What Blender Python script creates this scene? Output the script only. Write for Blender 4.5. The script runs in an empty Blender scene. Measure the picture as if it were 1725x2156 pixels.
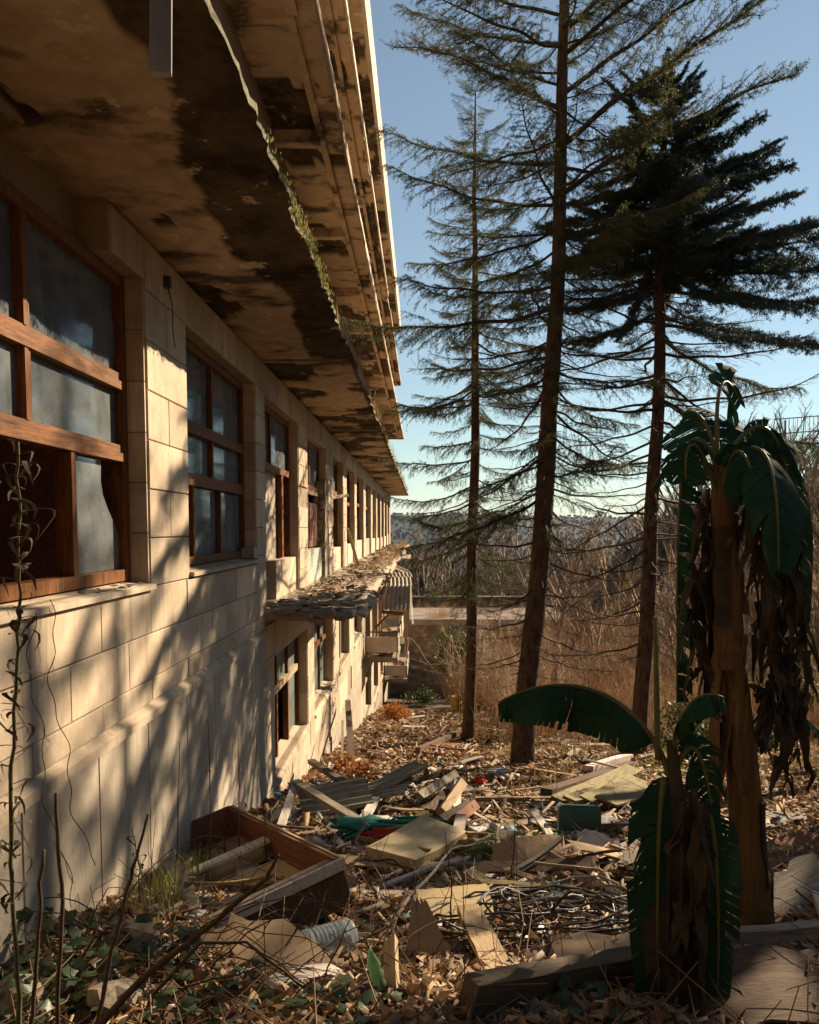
import bpy, bmesh, math, random
import numpy as np
from mathutils import Vector, Matrix, Euler

R = math.radians
random.seed(7)
rng = np.random.default_rng(7)
sc = bpy.context.scene
col = sc.collection

# ------------------------------------------------------------------ camera
F, CU, CV = 1725.0, 862.5, 1078.0            # focal length and centre for a 1725 x 2156 frame
PITCH, YAW = R(-4.0), R(0.85)
VH = 1112.0                                  # row of the horizon
VP0 = VH - F * math.tan(PITCH)               # row of the principal point
cd = bpy.data.cameras.new('camera')
cam = bpy.data.objects.new('camera', cd)
col.objects.link(cam)
cd.sensor_fit = 'HORIZONTAL'; cd.sensor_width = 24; cd.lens = 24
cd.shift_y = (VP0 - CV) / 1725.0
cd.clip_start = 0.05; cd.clip_end = 20000
cam.location = (0, 0, 0)
cam.rotation_euler = (R(90) + PITCH, 0, YAW)
sc.camera = cam

# ------------------------------------------------------------------ light
SUN = Vector((1.0, 1.02, 0.72)).normalized()    # towards the sun
SUN_EL = math.asin(SUN.z); SUN_AZ = math.atan2(SUN.x, SUN.y)
w = bpy.data.worlds.new('World'); sc.world = w; w.use_nodes = True
nt = w.node_tree; nt.nodes.clear()
sky = nt.nodes.new('ShaderNodeTexSky'); sky.sky_type = 'NISHITA'; sky.sun_disc = False
sky.sun_elevation = SUN_EL; sky.sun_rotation = SUN_AZ
sky.air_density = 1.1; sky.dust_density = 0.0; sky.ozone_density = 1.6; sky.altitude = 200
tint = nt.nodes.new('ShaderNodeMixRGB'); tint.blend_type = 'MULTIPLY'; tint.inputs[0].default_value = 1
tint.inputs[2].default_value = (0.85, 0.985, 0.95, 1)
bg = nt.nodes.new('ShaderNodeBackground'); bg.inputs[1].default_value = 0.05
wo = nt.nodes.new('ShaderNodeOutputWorld')
nt.links.new(sky.outputs[0], tint.inputs[1]); hsv = nt.nodes.new('ShaderNodeHueSaturation'); hsv.inputs['Saturation'].default_value = 0.76; nt.links.new(tint.outputs[0], hsv.inputs['Color']); nt.links.new(hsv.outputs[0], bg.inputs[0]); nt.links.new(bg.outputs[0], wo.inputs[0])
sd = bpy.data.lights.new('sun', 'SUN'); sd.energy = 5.0; sd.angle = R(0.45); sd.color = (1.0, 0.79, 0.545)
sun = bpy.data.objects.new('sun', sd); col.objects.link(sun)
sun.rotation_euler = SUN.to_track_quat('Z', 'Y').to_euler()
sc.view_settings.view_transform = 'Standard'; sc.view_settings.look = 'None'
sc.view_settings.gamma = 1; sc.view_settings.use_curve_mapping = False
sc.view_settings.exposure = 1.2
sc.render.engine = 'CYCLES'
cy = sc.cycles
cy.use_denoising = True
cy.max_bounces = 8; cy.diffuse_bounces = 4; cy.glossy_bounces = 3; cy.transmission_bounces = 4; cy.transparent_max_bounces = 16
cy.volume_bounces = 0
cy.caustics_reflective = False; cy.caustics_refractive = False

# ------------------------------------------------------------------ numbers
D = 1.85                     # the facade stands this far left of the camera
WX = -D
Y_END = 49.5

def _h(ix, iy, s):
    n = (ix.astype(np.int64) * 374761393 + iy.astype(np.int64) * 668265263 + s * 974711) & 0x7fffffff
    n = ((n ^ (n >> 13)) * 1274126177) & 0x7fffffff
    return ((n ^ (n >> 16)) & 0xffff) / 65535.0
def vnoise(x, y, s=0):
    x = np.asarray(x, float); y = np.asarray(y, float)
    ix = np.floor(x); iy = np.floor(y); fx = x - ix; fy = y - iy
    fx = fx * fx * (3 - 2 * fx); fy = fy * fy * (3 - 2 * fy)
    a = _h(ix, iy, s); b = _h(ix + 1, iy, s); c = _h(ix, iy + 1, s); d = _h(ix + 1, iy + 1, s)
    return (a * (1 - fx) + b * fx) * (1 - fy) + (c * (1 - fx) + d * fx) * fy
def fbm(x, y, s=0, o=4):
    v = 0; a = 0.5; t = 0
    for k in range(o):
        v = v + a * vnoise(np.asarray(x) * 2 ** k, np.asarray(y) * 2 ** k, s + k * 17); t += a; a *= 0.5
    return v / t
def sst(a, b, x):
    t = np.clip((np.asarray(x, float) - a) / (b - a), 0, 1); return t * t * (3 - 2 * t)
PY = [-60, -12, 0, 4, 8.7, 12, 24, 36, 48, 70, 150, 400, 900, 1500, 2000, 2700, 3600, 7000]
PZ = [8, 0.6, -1.30, -2.12, -3.15, -3.85, -5.9, -7.95, -9.9, -11.5, -18, -42, -60, -40, 2, 40, 25, 0]
def gz(x, y):
    x = np.asarray(x, float); y = np.asarray(y, float)
    z = np.interp(y, PY, PZ)
    near = 1 - sst(40, 90, y)
    z = z + near * (0.26 * (fbm(x * 0.7, y * 0.7, 3) - 0.5) + 0.16 * (fbm(x * 2.3, y * 2.3, 9) - 0.5) + 0.05 * (fbm(x * 9, y * 9, 5, 2) - .5))
    z = z + 9.5 * sst(11, 21, x - 0.12 * (y - 25)) * sst(15, 30, y) * (1 - sst(70, 140, y))
    z = z + 11 * sst(11, 20, x) * (1 - sst(8, 22, y)) + 9 * (1 - sst(-22, -9, y)) * (1 - sst(60, 200, np.abs(x)))  # unseen high ground to the right and behind, added to cut sky fill
    far = sst(600, 2000, y)
    z = z + far * (24 * (fbm(x / 420 + 3, y / 900, 21, 3) - 0.5) - 18 * sst(100, 1200, x)) + sst(150, 500, y) * 7 * (fbm(x / 90, y / 90, 33) - .5)
    z = z - 4.0 * (1 - sst(-2.5, -2.1, x)) * (1 - sst(49, 56, y))
    return z
def gz1(x, y): return float(gz(np.array([x]), np.array([y]))[0])
_RM = cam.rotation_euler.to_matrix()
def ray(u, v):
    d = _RM @ Vector(((u - CU) / F, -(v - VP0) / F, -1.0))
    return d / d.y
def at(u, v, Y):
    """the point of the place seen in direction (u, v) at distance Y along the facade"""
    d = ray(u, v); return d * Y
def gp(u, v, y0=1.5, y1=90):
    """where the line of sight (u, v) meets the ground"""
    d = ray(u, v); ys = np.geomspace(y0, y1, 900)
    h = d.z * ys - gz(d.x * ys, ys)
    k = int(np.argmax(h < 0)); y = ys[k]
    return Vector((d.x * y, y, gz1(d.x * y, y)))

# ------------------------------------------------------------------ mesh helpers
class MB:
    def __init__(s): s.v = []; s.f = []; s.m = []
    def add(s, vs, fs, mi=0):
        o = len(s.v); s.v.extend([tuple(p) for p in vs])
        s.f.extend([tuple(i + o for i in f) for f in fs]); s.m.extend([mi] * len(fs))
    def box(s, c, d, rot=None, mi=0, jit=0.0):
        x, y, z = d[0] / 2, d[1] / 2, d[2] / 2
        vs = [Vector(p) for p in ((-x,-y,-z),(x,-y,-z),(x,y,-z),(-x,y,-z),(-x,-y,z),(x,-y,z),(x,y,z),(-x,y,z))]
        if jit: vs = [p + Vector([random.uniform(-jit, jit) for _ in range(3)]) for p in vs]
        if rot is not None:
            m = rot if isinstance(rot, Matrix) else Euler(rot).to_matrix()
            vs = [m @ p for p in vs]
        s.add([p + Vector(c) for p in vs], [(0,3,2,1),(4,5,6,7),(0,1,5,4),(1,2,6,5),(2,3,7,6),(3,0,4,7)], mi)
    def b2(s, x0, x1, y0, y1, z0, z1, mi=0, jit=0):
        s.box(((x0+x1)/2, (y0+y1)/2, (z0+z1)/2), (abs(x1-x0), abs(y1-y0), abs(z1-z0)), None, mi, jit)
    def cbox(s, x0, x1, y0, y1, z0, z1, c=0.008, mi=0):
        """box whose +x face has chamfered edges"""
        vs = [(x0,y0,z0),(x0,y1,z0),(x0,y1,z1),(x0,y0,z1),(x1-c,y0,z0),(x1-c,y1,z0),(x1-c,y1,z1),(x1-c,y0,z1),
              (x1,y0+c,z0+c),(x1,y1-c,z0+c),(x1,y1-c,z1-c),(x1,y0+c,z1-c)]
        s.add(vs, [(0,3,2,1),(0,1,5,4),(1,2,6,5),(2,3,7,6),(3,0,4,7),(4,5,9,8),(5,6,10,9),(6,7,11,10),(7,4,8,11),(8,9,10,11)], mi)
    def tube(s, pts, rad, n=5, mi=0, cap=True):
        pts = [Vector(p) for p in pts]; L = len(pts)
        if not hasattr(rad, '__len__'): rad = [rad] * L
        ref = Vector((0.31, 0.2, 0.93)); vs = []
        for i, p in enumerate(pts):
            t = (pts[min(i+1, L-1)] - pts[max(i-1, 0)])
            if t.length < 1e-9: t = Vector((0,0,1))
            t.normalize(); a = t.cross(ref)
            if a.length < 1e-3: a = t.cross(Vector((1,0,0)))
            a.normalize(); b = t.cross(a)
            for k in range(n):
                an = 2*math.pi*k/n; vs.append(p + (a*math.cos(an) + b*math.sin(an)) * rad[i])
        fs = [(i*n+k, i*n+(k+1)%n, (i+1)*n+(k+1)%n, (i+1)*n+k) for i in range(L-1) for k in range(n)]
        if cap: fs += [tuple(range(n-1, -1, -1)), tuple((L-1)*n+k for k in range(n))]
        s.add(vs, fs, mi)
    def lathe(s, prof, n=14, base=(0,0,0), mi=0):
        b = Vector(base); vs = [b + Vector((r*math.cos(2*math.pi*k/n), r*math.sin(2*math.pi*k/n), z)) for r, z in prof for k in range(n)]
        L = len(prof)
        s.add(vs, [(i*n+k, i*n+(k+1)%n, (i+1)*n+(k+1)%n, (i+1)*n+k) for i in range(L-1) for k in range(n)], mi)
    def slab(s, poly, z0, z1, mi=0):
        n = len(poly); vs = [(p[0], p[1], z0) for p in poly] + [(p[0], p[1], z1) for p in poly]
        s.add(vs, [tuple(range(n-1, -1, -1)), tuple(range(n, 2*n))] + [(i, (i+1)%n, n+(i+1)%n, n+i) for i in range(n)], mi)
    def mesh(s, name, mats, smooth=False):
        me = bpy.data.meshes.new(name); me.from_pydata(s.v, [], s.f)
        for m in (mats if isinstance(mats, (list, tuple)) else [mats]): me.materials.append(m)
        if any(s.m): me.polygons.foreach_set('material_index', s.m)
        if smooth: me.polygons.foreach_set('use_smooth', [True] * len(s.f))
        me.update(); return me
    def obj(s, name, mats, parent=None, smooth=False, loc=None, rot=None):
        return link(name, s.mesh(name, mats, smooth), parent, loc, rot)
def link(name, me, parent=None, loc=None, rot=None, scale=None):
    o = bpy.data.objects.new(name, me); col.objects.link(o)
    if parent is not None: o.parent = parent
    if loc is not None: o.location = loc
    if rot is not None: o.rotation_euler = rot
    if scale is not None: o.scale = scale if hasattr(scale, '__len__') else (scale,)*3
    return o
def npmesh(name, V, Fc, mat, cols=None, smooth=False, mi=None):
    """mesh from numpy arrays: V (n,3), Fc (m,3 or 4), optional colour per face"""
    V = np.asarray(V, np.float32); Fc = np.asarray(Fc, np.int32); k = Fc.shape[1]
    me = bpy.data.meshes.new(name)
    me.vertices.add(len(V)); me.vertices.foreach_set('co', V.ravel())
    me.loops.add(Fc.size); me.loops.foreach_set('vertex_index', Fc.ravel())
    me.polygons.add(len(Fc)); me.polygons.foreach_set('loop_start', np.arange(len(Fc), dtype=np.int32) * k)
    try: me.polygons.foreach_set('loop_total', np.full(len(Fc), k, np.int32))
    except Exception: pass
    for m in (mat if isinstance(mat, (list, tuple)) else [mat]): me.materials.append(m)
    if mi is not None: me.polygons.foreach_set('material_index', np.asarray(mi, np.int32))
    me.update(calc_edges=True)
    if cols is not None:
        a = me.attributes.new('tone', 'FLOAT_COLOR', 'FACE')
        c4 = np.ones((len(Fc), 4), np.float32); c4[:, :3] = cols; a.data.foreach_set('color', c4.ravel())
    if smooth: me.polygons.foreach_set('use_smooth', np.ones(len(Fc), bool))
    return me
def tag(o, label=None, cat=None, group=None, kind=None):
    if label: o['label'] = label
    if cat: o['category'] = cat
    if group: o['group'] = group
    if kind: o['kind'] = kind
    return o
def thing(name, label, cat, loc=(0,0,0), rot=(0,0,0), group=None):
    o = bpy.data.objects.new(name, None); col.objects.link(o)
    o.location = loc; o.rotation_euler = rot; o.empty_display_size = 0.1
    return tag(o, label, cat, group)
def copy_thing(src, loc, rot, scale=1.0):
    c = src.copy(); col.objects.link(c); c.location = loc; c.rotation_euler = rot
    c.scale = scale if hasattr(scale, '__len__') else (scale,)*3
    for ch in src.children:
        k = ch.copy(); col.objects.link(k); k.parent = c
    return c

# ------------------------------------------------------------------ materials
def mat(name, c1, c2=None, scale=6.0, rough=0.85, bump=0.3, bscale=40.0, stretch=(1,1,1), rnd=0.0, spec=0.25, c3=None, s3=1.5, t3=(0.55, 0.68), dist=0.02, coat=0, trans=0.0, attr=None):
    m = bpy.data.materials.new(name); m.use_nodes = True
    N = m.node_tree.nodes; L = m.node_tree.links; N.clear()
    out = N.new('ShaderNodeOutputMaterial'); p = N.new('ShaderNodeBsdfPrincipled')
    p.inputs['Roughness'].default_value = rough; p.inputs['Specular IOR Level'].default_value = spec
    if coat: p.inputs['Coat Weight'].default_value = coat; p.inputs['Coat Roughness'].default_value = 0.15
    L.new(p.outputs[0], out.inputs[0])
    tc = N.new('ShaderNodeTexCoord'); mp = N.new('ShaderNodeMapping'); mp.inputs['Scale'].default_value = stretch
    L.new(tc.outputs['Object'], mp.inputs['Vector'])
    c2 = c2 or c1
    nz = N.new('ShaderNodeTexNoise'); nz.inputs['Scale'].default_value = scale; nz.inputs['Detail'].default_value = 8; nz.inputs['Roughness'].default_value = 0.62
    L.new(mp.outputs[0], nz.inputs['Vector'])
    rp = N.new('ShaderNodeValToRGB'); rp.color_ramp.elements[0].position = 0.33; rp.color_ramp.elements[1].position = 0.67
    rp.color_ramp.elements[0].color = (*c1, 1); rp.color_ramp.elements[1].color = (*c2, 1)
    L.new(nz.outputs[0], rp.inputs[0]); c = rp.outputs[0]
    if attr:
        at_ = N.new('ShaderNodeAttribute'); at_.attribute_name = attr
        mx = N.new('ShaderNodeMixRGB'); mx.blend_type = 'MULTIPLY'; mx.inputs[0].default_value = 1
        L.new(c, mx.inputs[1]); L.new(at_.outputs['Color'], mx.inputs[2]); c = mx.outputs[0]
    if c3:
        n3 = N.new('ShaderNodeTexNoise'); n3.inputs['Scale'].default_value = s3; n3.inputs['Detail'].default_value = 7; n3.inputs['Roughness'].default_value = 0.65
        L.new(mp.outputs[0], n3.inputs['Vector'])
        r3 = N.new('ShaderNodeMapRange'); r3.inputs['From Min'].default_value = t3[0]; r3.inputs['From Max'].default_value = t3[1]
        L.new(n3.outputs[0], r3.inputs[0])
        mx = N.new('ShaderNodeMixRGB'); mx.inputs[2].default_value = (*c3, 1)
        L.new(r3.outputs[0], mx.inputs[0]); L.new(c, mx.inputs[1]); c = mx.outputs[0]
    if rnd:
        oi = N.new('ShaderNodeObjectInfo'); mr = N.new('ShaderNodeMapRange')
        mr.inputs['To Min'].default_value = 1 - rnd; mr.inputs['To Max'].default_value = 1 + rnd
        L.new(oi.outputs['Random'], mr.inputs[0])
        hs = N.new('ShaderNodeHueSaturation'); L.new(mr.outputs[0], hs.inputs['Value']); L.new(c, hs.inputs['Color']); c = hs.outputs[0]
    L.new(c, p.inputs['Base Color'])
    if bump:
        nb = N.new('ShaderNodeTexNoise'); nb.inputs['Scale'].default_value = bscale; nb.inputs['Detail'].default_value = 6; nb.inputs['Roughness'].default_value = 0.7
        L.new(mp.outputs[0], nb.inputs['Vector'])
        bp = N.new('ShaderNodeBump'); bp.inputs['Strength'].default_value = bump; bp.inputs['Distance'].default_value = dist
        L.new(nb.outputs[0], bp.inputs['Height']); L.new(bp.outputs[0], p.inputs['Normal'])
    if trans:
        tr = N.new('ShaderNodeBsdfTranslucent'); L.new(c, tr.inputs[0])
        ms = N.new('ShaderNodeMixShader'); ms.inputs[0].default_value = trans
        L.new(p.outputs[0], ms.inputs[1]); L.new(tr.outputs[0], ms.inputs[2]); L.new(ms.outputs[0], out.inputs[0])
    return m
def plaster(name, c1, c2, stain, rnd=0.17, streak=0.8, bump=0.25):
    """cream cladding: mottling, vertical rain streaks, grey stains, pits"""
    m = mat(name, c1, c2, scale=3.0, rough=0.88, bump=bump, bscale=55, rnd=rnd, spec=0.15, dist=0.006)
    N = m.node_tree.nodes; L = m.node_tree.links; p = next(n for n in N if n.type == 'BSDF_PRINCIPLED')
    src = p.inputs['Base Color'].links[0].from_socket
    tc = next(n for n in N if n.type == 'TEX_COORD')
    mp = N.new('ShaderNodeMapping'); mp.inputs['Scale'].default_value = (9, 9, 0.5); L.new(tc.outputs['Object'], mp.inputs[0])
    n1 = N.new('ShaderNodeTexNoise'); n1.inputs['Scale'].default_value = 1.6; n1.inputs['Detail'].default_value = 9; n1.inputs['Roughness'].default_value = 0.7; L.new(mp.outputs[0], n1.inputs[0])
    r1 = N.new('ShaderNodeMapRange'); r1.inputs['From Min'].default_value = 0.52; r1.inputs['From Max'].default_value = 0.74; r1.inputs['To Max'].default_value = streak; L.new(n1.outputs[0], r1.inputs[0])
    n2 = N.new('ShaderNodeTexNoise'); n2.inputs['Scale'].default_value = 1.1; n2.inputs['Detail'].default_value = 10; n2.inputs['Roughness'].default_value = 0.75; L.new(tc.outputs['Object'], n2.inputs[0])
    r2 = N.new('ShaderNodeMapRange'); r2.inputs['From Min'].default_value = 0.47; r2.inputs['From Max'].default_value = 0.72; r2.inputs['To Max'].default_value = 0.8; L.new(n2.outputs[0], r2.inputs[0])
    mxm = N.new('ShaderNodeMath'); mxm.operation = 'MAXIMUM'; L.new(r1.outputs[0], mxm.inputs[0]); L.new(r2.outputs[0], mxm.inputs[1])
    mx = N.new('ShaderNodeMixRGB'); mx.inputs[2].default_value = (*stain, 1); L.new(mxm.outputs[0], mx.inputs[0]); L.new(src, mx.inputs[1])
    n3 = N.new('ShaderNodeTexNoise'); n3.inputs['Scale'].default_value = 26; n3.inputs['Detail'].default_value = 3; L.new(tc.outputs['Object'], n3.inputs[0])
    r3 = N.new('ShaderNodeMapRange'); r3.inputs['From Min'].default_value = 0.70; r3.inputs['From Max'].default_value = 0.76; r3.inputs['To Max'].default_value = 0.6; L.new(n3.outputs[0], r3.inputs[0])
    mx2 = N.new('ShaderNodeMixRGB'); mx2.inputs[2].default_value = (stain[0]*.5, stain[1]*.45, stain[2]*.4, 1); L.new(r3.outputs[0], mx2.inputs[0]); L.new(mx.outputs[0], mx2.inputs[1])
    L.new(mx2.outputs[0], p.inputs['Base Color'])
    return m
def soffit_mat(name, c1, c2, d1, d2):
    """plaster that has fallen away: attribute 'gone' (0 plaster, 1 bare concrete)"""
    m = mat(name, c1, c2, scale=6, rough=0.95, bump=1.0, bscale=75, spec=0.05, dist=0.010)
    N = m.node_tree.nodes; L = m.node_tree.links; p = next(n for n in N if n.type == 'BSDF_PRINCIPLED')
    src = p.inputs['Base Color'].links[0].from_socket
    tc = next(n for n in N if n.type == 'TEX_COORD')
    mp = N.new('ShaderNodeMapping'); mp.inputs['Scale'].default_value = (1, 0.9, 1); L.new(tc.outputs['Object'], mp.inputs[0])
    n1 = N.new('ShaderNodeTexNoise'); n1.inputs['Scale'].default_value = 3.2; n1.inputs['Detail'].default_value = 9; n1.inputs['Roughness'].default_value = 0.7; L.new(mp.outputs[0], n1.inputs[0])
    rp = N.new('ShaderNodeValToRGB'); rp.color_ramp.elements[0].position = 0.35; rp.color_ramp.elements[1].position = 0.7
    rp.color_ramp.elements[0].color = (*d1, 1); rp.color_ramp.elements[1].color = (*d2, 1); L.new(n1.outputs[0], rp.inputs[0])
    a = N.new('ShaderNodeAttribute'); a.attribute_name = 'gone'
    mx = N.new('ShaderNodeMixRGB'); L.new(a.outputs['Fac'], mx.inputs[0]); L.new(src, mx.inputs[1]); L.new(rp.outputs[0], mx.inputs[2])
    # soot and damp drawn out across the slab
    mp2 = N.new('ShaderNodeMapping'); mp2.inputs['Scale'].default_value = (1.0, 1.5, 1); L.new(tc.outputs['Object'], mp2.inputs[0])
    n2 = N.new('ShaderNodeTexNoise'); n2.inputs['Scale'].default_value = 1.2; n2.inputs['Detail'].default_value = 8; n2.inputs['Roughness'].default_value = 0.62; L.new(mp2.outputs[0], n2.inputs[0])
    r2 = N.new('ShaderNodeMapRange'); r2.inputs['From Min'].default_value = 0.52; r2.inputs['From Max'].default_value = 0.62; r2.inputs['To Max'].default_value = 0.8; L.new(n2.outputs[0], r2.inputs[0])
    mx2 = N.new('ShaderNodeMixRGB'); mx2.inputs[2].default_value = (d1[0]*.7, d1[1]*.7, d1[2]*.7, 1); L.new(r2.outputs[0], mx2.inputs[0]); L.new(mx.outputs[0], mx2.inputs[1])
    n4 = N.new('ShaderNodeTexNoise'); n4.inputs['Scale'].default_value = 2.6; n4.inputs['Detail'].default_value = 11; n4.inputs['Roughness'].default_value = 0.7; L.new(tc.outputs['Object'], n4.inputs[0])
    r4 = N.new('ShaderNodeMapRange'); r4.inputs['From Min'].default_value = 0.60; r4.inputs['From Max'].default_value = 0.63; r4.inputs['To Max'].default_value = 0.7; L.new(n4.outputs[0], r4.inputs[0])
    mx3 = N.new('ShaderNodeMixRGB'); mx3.inputs[2].default_value = (c2[0]*1.25, c2[1]*1.3, c2[2]*1.4, 1); L.new(r4.outputs[0], mx3.inputs[0]); L.new(mx2.outputs[0], mx3.inputs[1])
    L.new(mx3.outputs[0], p.inputs['Base Color'])
    return m
def glass_mat(name, tintc, dust, base=0.55, rough=0.12):
    m = bpy.data.materials.new(name); m.use_nodes = True
    N = m.node_tree.nodes; L = m.node_tree.links; N.clear()
    out = N.new('ShaderNodeOutputMaterial'); tr = N.new('ShaderNodeBsdfTransparent'); tr.inputs[0].default_value = (*tintc, 1)
    gl = N.new('ShaderNodeBsdfGlossy'); gl.inputs['Roughness'].default_value = rough; gl.inputs[0].default_value = (.9, .95, 1, 1)
    df = N.new('ShaderNodeBsdfDiffuse'); tc = N.new('ShaderNodeTexCoord')
    mp = N.new('ShaderNodeMapping'); mp.inputs['Scale'].default_value = (1, 1.2, 0.9); L.new(tc.outputs['Object'], mp.inputs[0])
    n1 = N.new('ShaderNodeTexNoise'); n1.inputs['Scale'].default_value = 2.0; n1.inputs['Detail'].default_value = 12; n1.inputs['Roughness'].default_value = 0.72; L.new(mp.outputs[0], n1.inputs[0])
    rp = N.new('ShaderNodeValToRGB'); rp.color_ramp.elements[0].color = (dust[0]*.72, dust[1]*.72, dust[2]*.72, 1); rp.color_ramp.elements[1].color = (*dust, 1)
    rp.color_ramp.elements[0].position = .35; rp.color_ramp.elements[1].position = .7
    L.new(n1.outputs[0], rp.inputs[0]); L.new(rp.outputs[0], df.inputs[0])
    fr = N.new('ShaderNodeFresnel'); fr.inputs[0].default_value = 2.1
    m1 = N.new('ShaderNodeMixShader'); L.new(fr.outputs[0], m1.inputs[0]); L.new(tr.outputs[0], m1.inputs[1]); L.new(gl.outputs[0], m1.inputs[2])
    mr = N.new('ShaderNodeMapRange'); mr.inputs['From Min'].default_value = .3; mr.inputs['From Max'].default_value = .72
    mr.inputs['To Min'].default_value = base - .2; mr.inputs['To Max'].default_value = min(1, base + .25); L.new(n1.outputs[0], mr.inputs[0])
    m2 = N.new('ShaderNodeMixShader'); L.new(mr.outputs[0], m2.inputs[0]); L.new(m1.outputs[0], m2.inputs[1]); L.new(df.outputs[0], m2.inputs[2])
    L.new(m2.outputs[0], out.inputs[0]); return m
m_panel = plaster('cream_cladding', (0.50, 0.40, 0.29), (0.60, 0.50, 0.375), (0.22, 0.17, 0.12))
m_core = plaster('bedding_render', (0.30, 0.24, 0.17), (0.38, 0.30, 0.22), (0.16, 0.12, 0.09), rnd=0)
m_plinth = plaster('grey_render', (0.37, 0.32, 0.25), (0.49, 0.43, 0.345), (0.19, 0.16, 0.125), rnd=0.03, streak=0.8)
m_soff1 = soffit_mat('fallen_plaster', (0.38, 0.28, 0.18), (0.54, 0.41, 0.28), (0.035, 0.025, 0.017), (0.15, 0.105, 0.066))
m_soff2 = soffit_mat('brown_plaster', (0.54, 0.39, 0.25), (0.66, 0.49, 0.33), (0.035, 0.025, 0.017), (0.22, 0.15, 0.09))
m_conc = mat('weathered_concrete', (0.22, 0.175, 0.13), (0.36, 0.30, 0.225), scale=5, bump=0.7, bscale=30, c3=(0.075, 0.06, 0.045), s3=3)
m_fascia = plaster('pale_fascia', (0.62, 0.54, 0.43), (0.70, 0.62, 0.50), (0.34, 0.28, 0.21), rnd=0)
m_moss = mat('mossy_edge', (0.10, 0.092, 0.05), (0.26, 0.23, 0.145), scale=14, bump=0.9, bscale=60, c3=(0.30, 0.28, 0.25), s3=5)
m_frame = mat('varnished_wood', (0.10, 0.038, 0.012), (0.26, 0.105, 0.032), scale=7, stretch=(9, 9, 1.0), rough=0.62, bump=0.25, bscale=20, spec=0.15, c3=(0.06, 0.028, 0.013), s3=2.2)
m_frameh = mat('varnished_rail', (0.10, 0.039, 0.012), (0.27, 0.11, 0.034), scale=7, stretch=(9, 1.0, 9), rough=0.62, bump=0.25, bscale=20, spec=0.15, c3=(0.06, 0.028, 0.013), s3=2.2)
m_glass = glass_mat('dirty_glass', (.55, .62, .66), (0.25, 0.28, 0.295), 0.52, 0.06)
m_glassg = glass_mat('green_dusty_glass', (.5, .62, .6), (0.24, 0.29, 0.27), 0.68, 0.18)
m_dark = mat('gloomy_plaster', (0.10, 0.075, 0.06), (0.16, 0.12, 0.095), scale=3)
m_wallp = mat('maroon_wallpaper', (0.46, 0.22, 0.18), (0.66, 0.40, 0.34), scale=14, bump=0, c3=(0.10, 0.075, 0.075), s3=30)
m_teal = mat('teal_wallpaper', (0.10, 0.14, 0.12), (0.30, 0.36, 0.31), scale=17, bump=0.2, c3=(0.07, 0.08, 0.06), s3=4)
m_mosaic = mat('flaking_green_paint', (0.30, 0.36, 0.31), (0.52, 0.56, 0.47), scale=30, bump=0.4, bscale=60, c3=(0.22, 0.26, 0.22), s3=22)
m_red = mat('red_brown_paint', (0.17, 0.062, 0.035), (0.25, 0.10, 0.06), scale=6, stretch=(1,1,.3), rough=0.6)
m_lightwood = mat('pale_timber', (0.30, 0.22, 0.14), (0.48, 0.37, 0.25), scale=6, stretch=(.5, 7, 7), rnd=.15, bump=.3)
m_metal = mat('rusty_metal', (0.10, 0.05, 0.03), (0.20, 0.12, 0.08), scale=15, rough=0.7)
m_sheet = mat('asbestos_sheet', (0.30, 0.26, 0.20), (0.44, 0.39, 0.30), scale=8, bump=.4, c3=(.15,.14,.09), s3=4)
m_cloth = mat('tattered_cloth', (0.34, 0.35, 0.29), (0.50, 0.50, 0.42), scale=8, trans=.3)
m_string = mat('dark_stem', (0.035, 0.022, 0.014), (0.07, 0.045, 0.028), scale=30, bump=.4, bscale=90)
HAZE = 0.00005
# ------------------------------------------------------------------ ground: one sheet to the horizon
def spread(lo, hi, step, grow, end_lo, end_hi):
    a = list(np.arange(lo, hi, step)); s = step
    while a[-1] < end_hi: s *= grow; a.append(a[-1] + s)
    s = step
    while a[0] > end_lo: s *= grow; a.insert(0, a[0] - s)
    return np.array(a)
m_ground = mat('earth_and_litter', (0.060, 0.038, 0.022), (0.15, 0.095, 0.055), scale=2.5, bump=0.9, bscale=12, c3=(0.20, 0.14, 0.08), s3=7, dist=0.05)
def far_ground():
    N = m_ground.node_tree.nodes; L = m_ground.node_tree.links; p = next(n for n in N if n.type == 'BSDF_PRINCIPLED')
    src = p.inputs['Base Color'].links[0].from_socket
    g = N.new('ShaderNodeNewGeometry'); sx = N.new('ShaderNodeSeparateXYZ'); L.new(g.outputs['Position'], sx.inputs[0])
    r = N.new('ShaderNodeMapRange'); r.inputs['From Min'].default_value = 70; r.inputs['From Max'].default_value = 160; L.new(sx.outputs[1], r.inputs[0])
    mp = N.new('ShaderNodeMapping'); mp.inputs['Scale'].default_value = (0.006, 0.0022, 0.006); L.new(g.outputs['Position'], mp.inputs[0])
    n = N.new('ShaderNodeTexNoise'); n.inputs['Scale'].default_value = 2; n.inputs['Detail'].default_value = 12; n.inputs['Roughness'].default_value = .72; L.new(mp.outputs[0], n.inputs[0])
    rp = N.new('ShaderNodeValToRGB'); e = rp.color_ramp.elements
    e[0].position = .44; e[0].color = (.009, .013, .010, 1); e[1].position = .62; e[1].color = (.030, .026, .020, 1)
    k = rp.color_ramp.elements.new(.54); k.color = (.018, .020, .015, 1); k = rp.color_ramp.elements.new(.68); k.color = (.17, .125, .09, 1)
    L.new(n.outputs[0], rp.inputs[0]); mx = N.new('ShaderNodeMixRGB'); L.new(r.outputs[0], mx.inputs[0]); L.new(src, mx.inputs[1]); L.new(rp.outputs[0], mx.inputs[2])
    L.new(mx.outputs[0], p.inputs['Base Color'])
far_ground()
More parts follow.
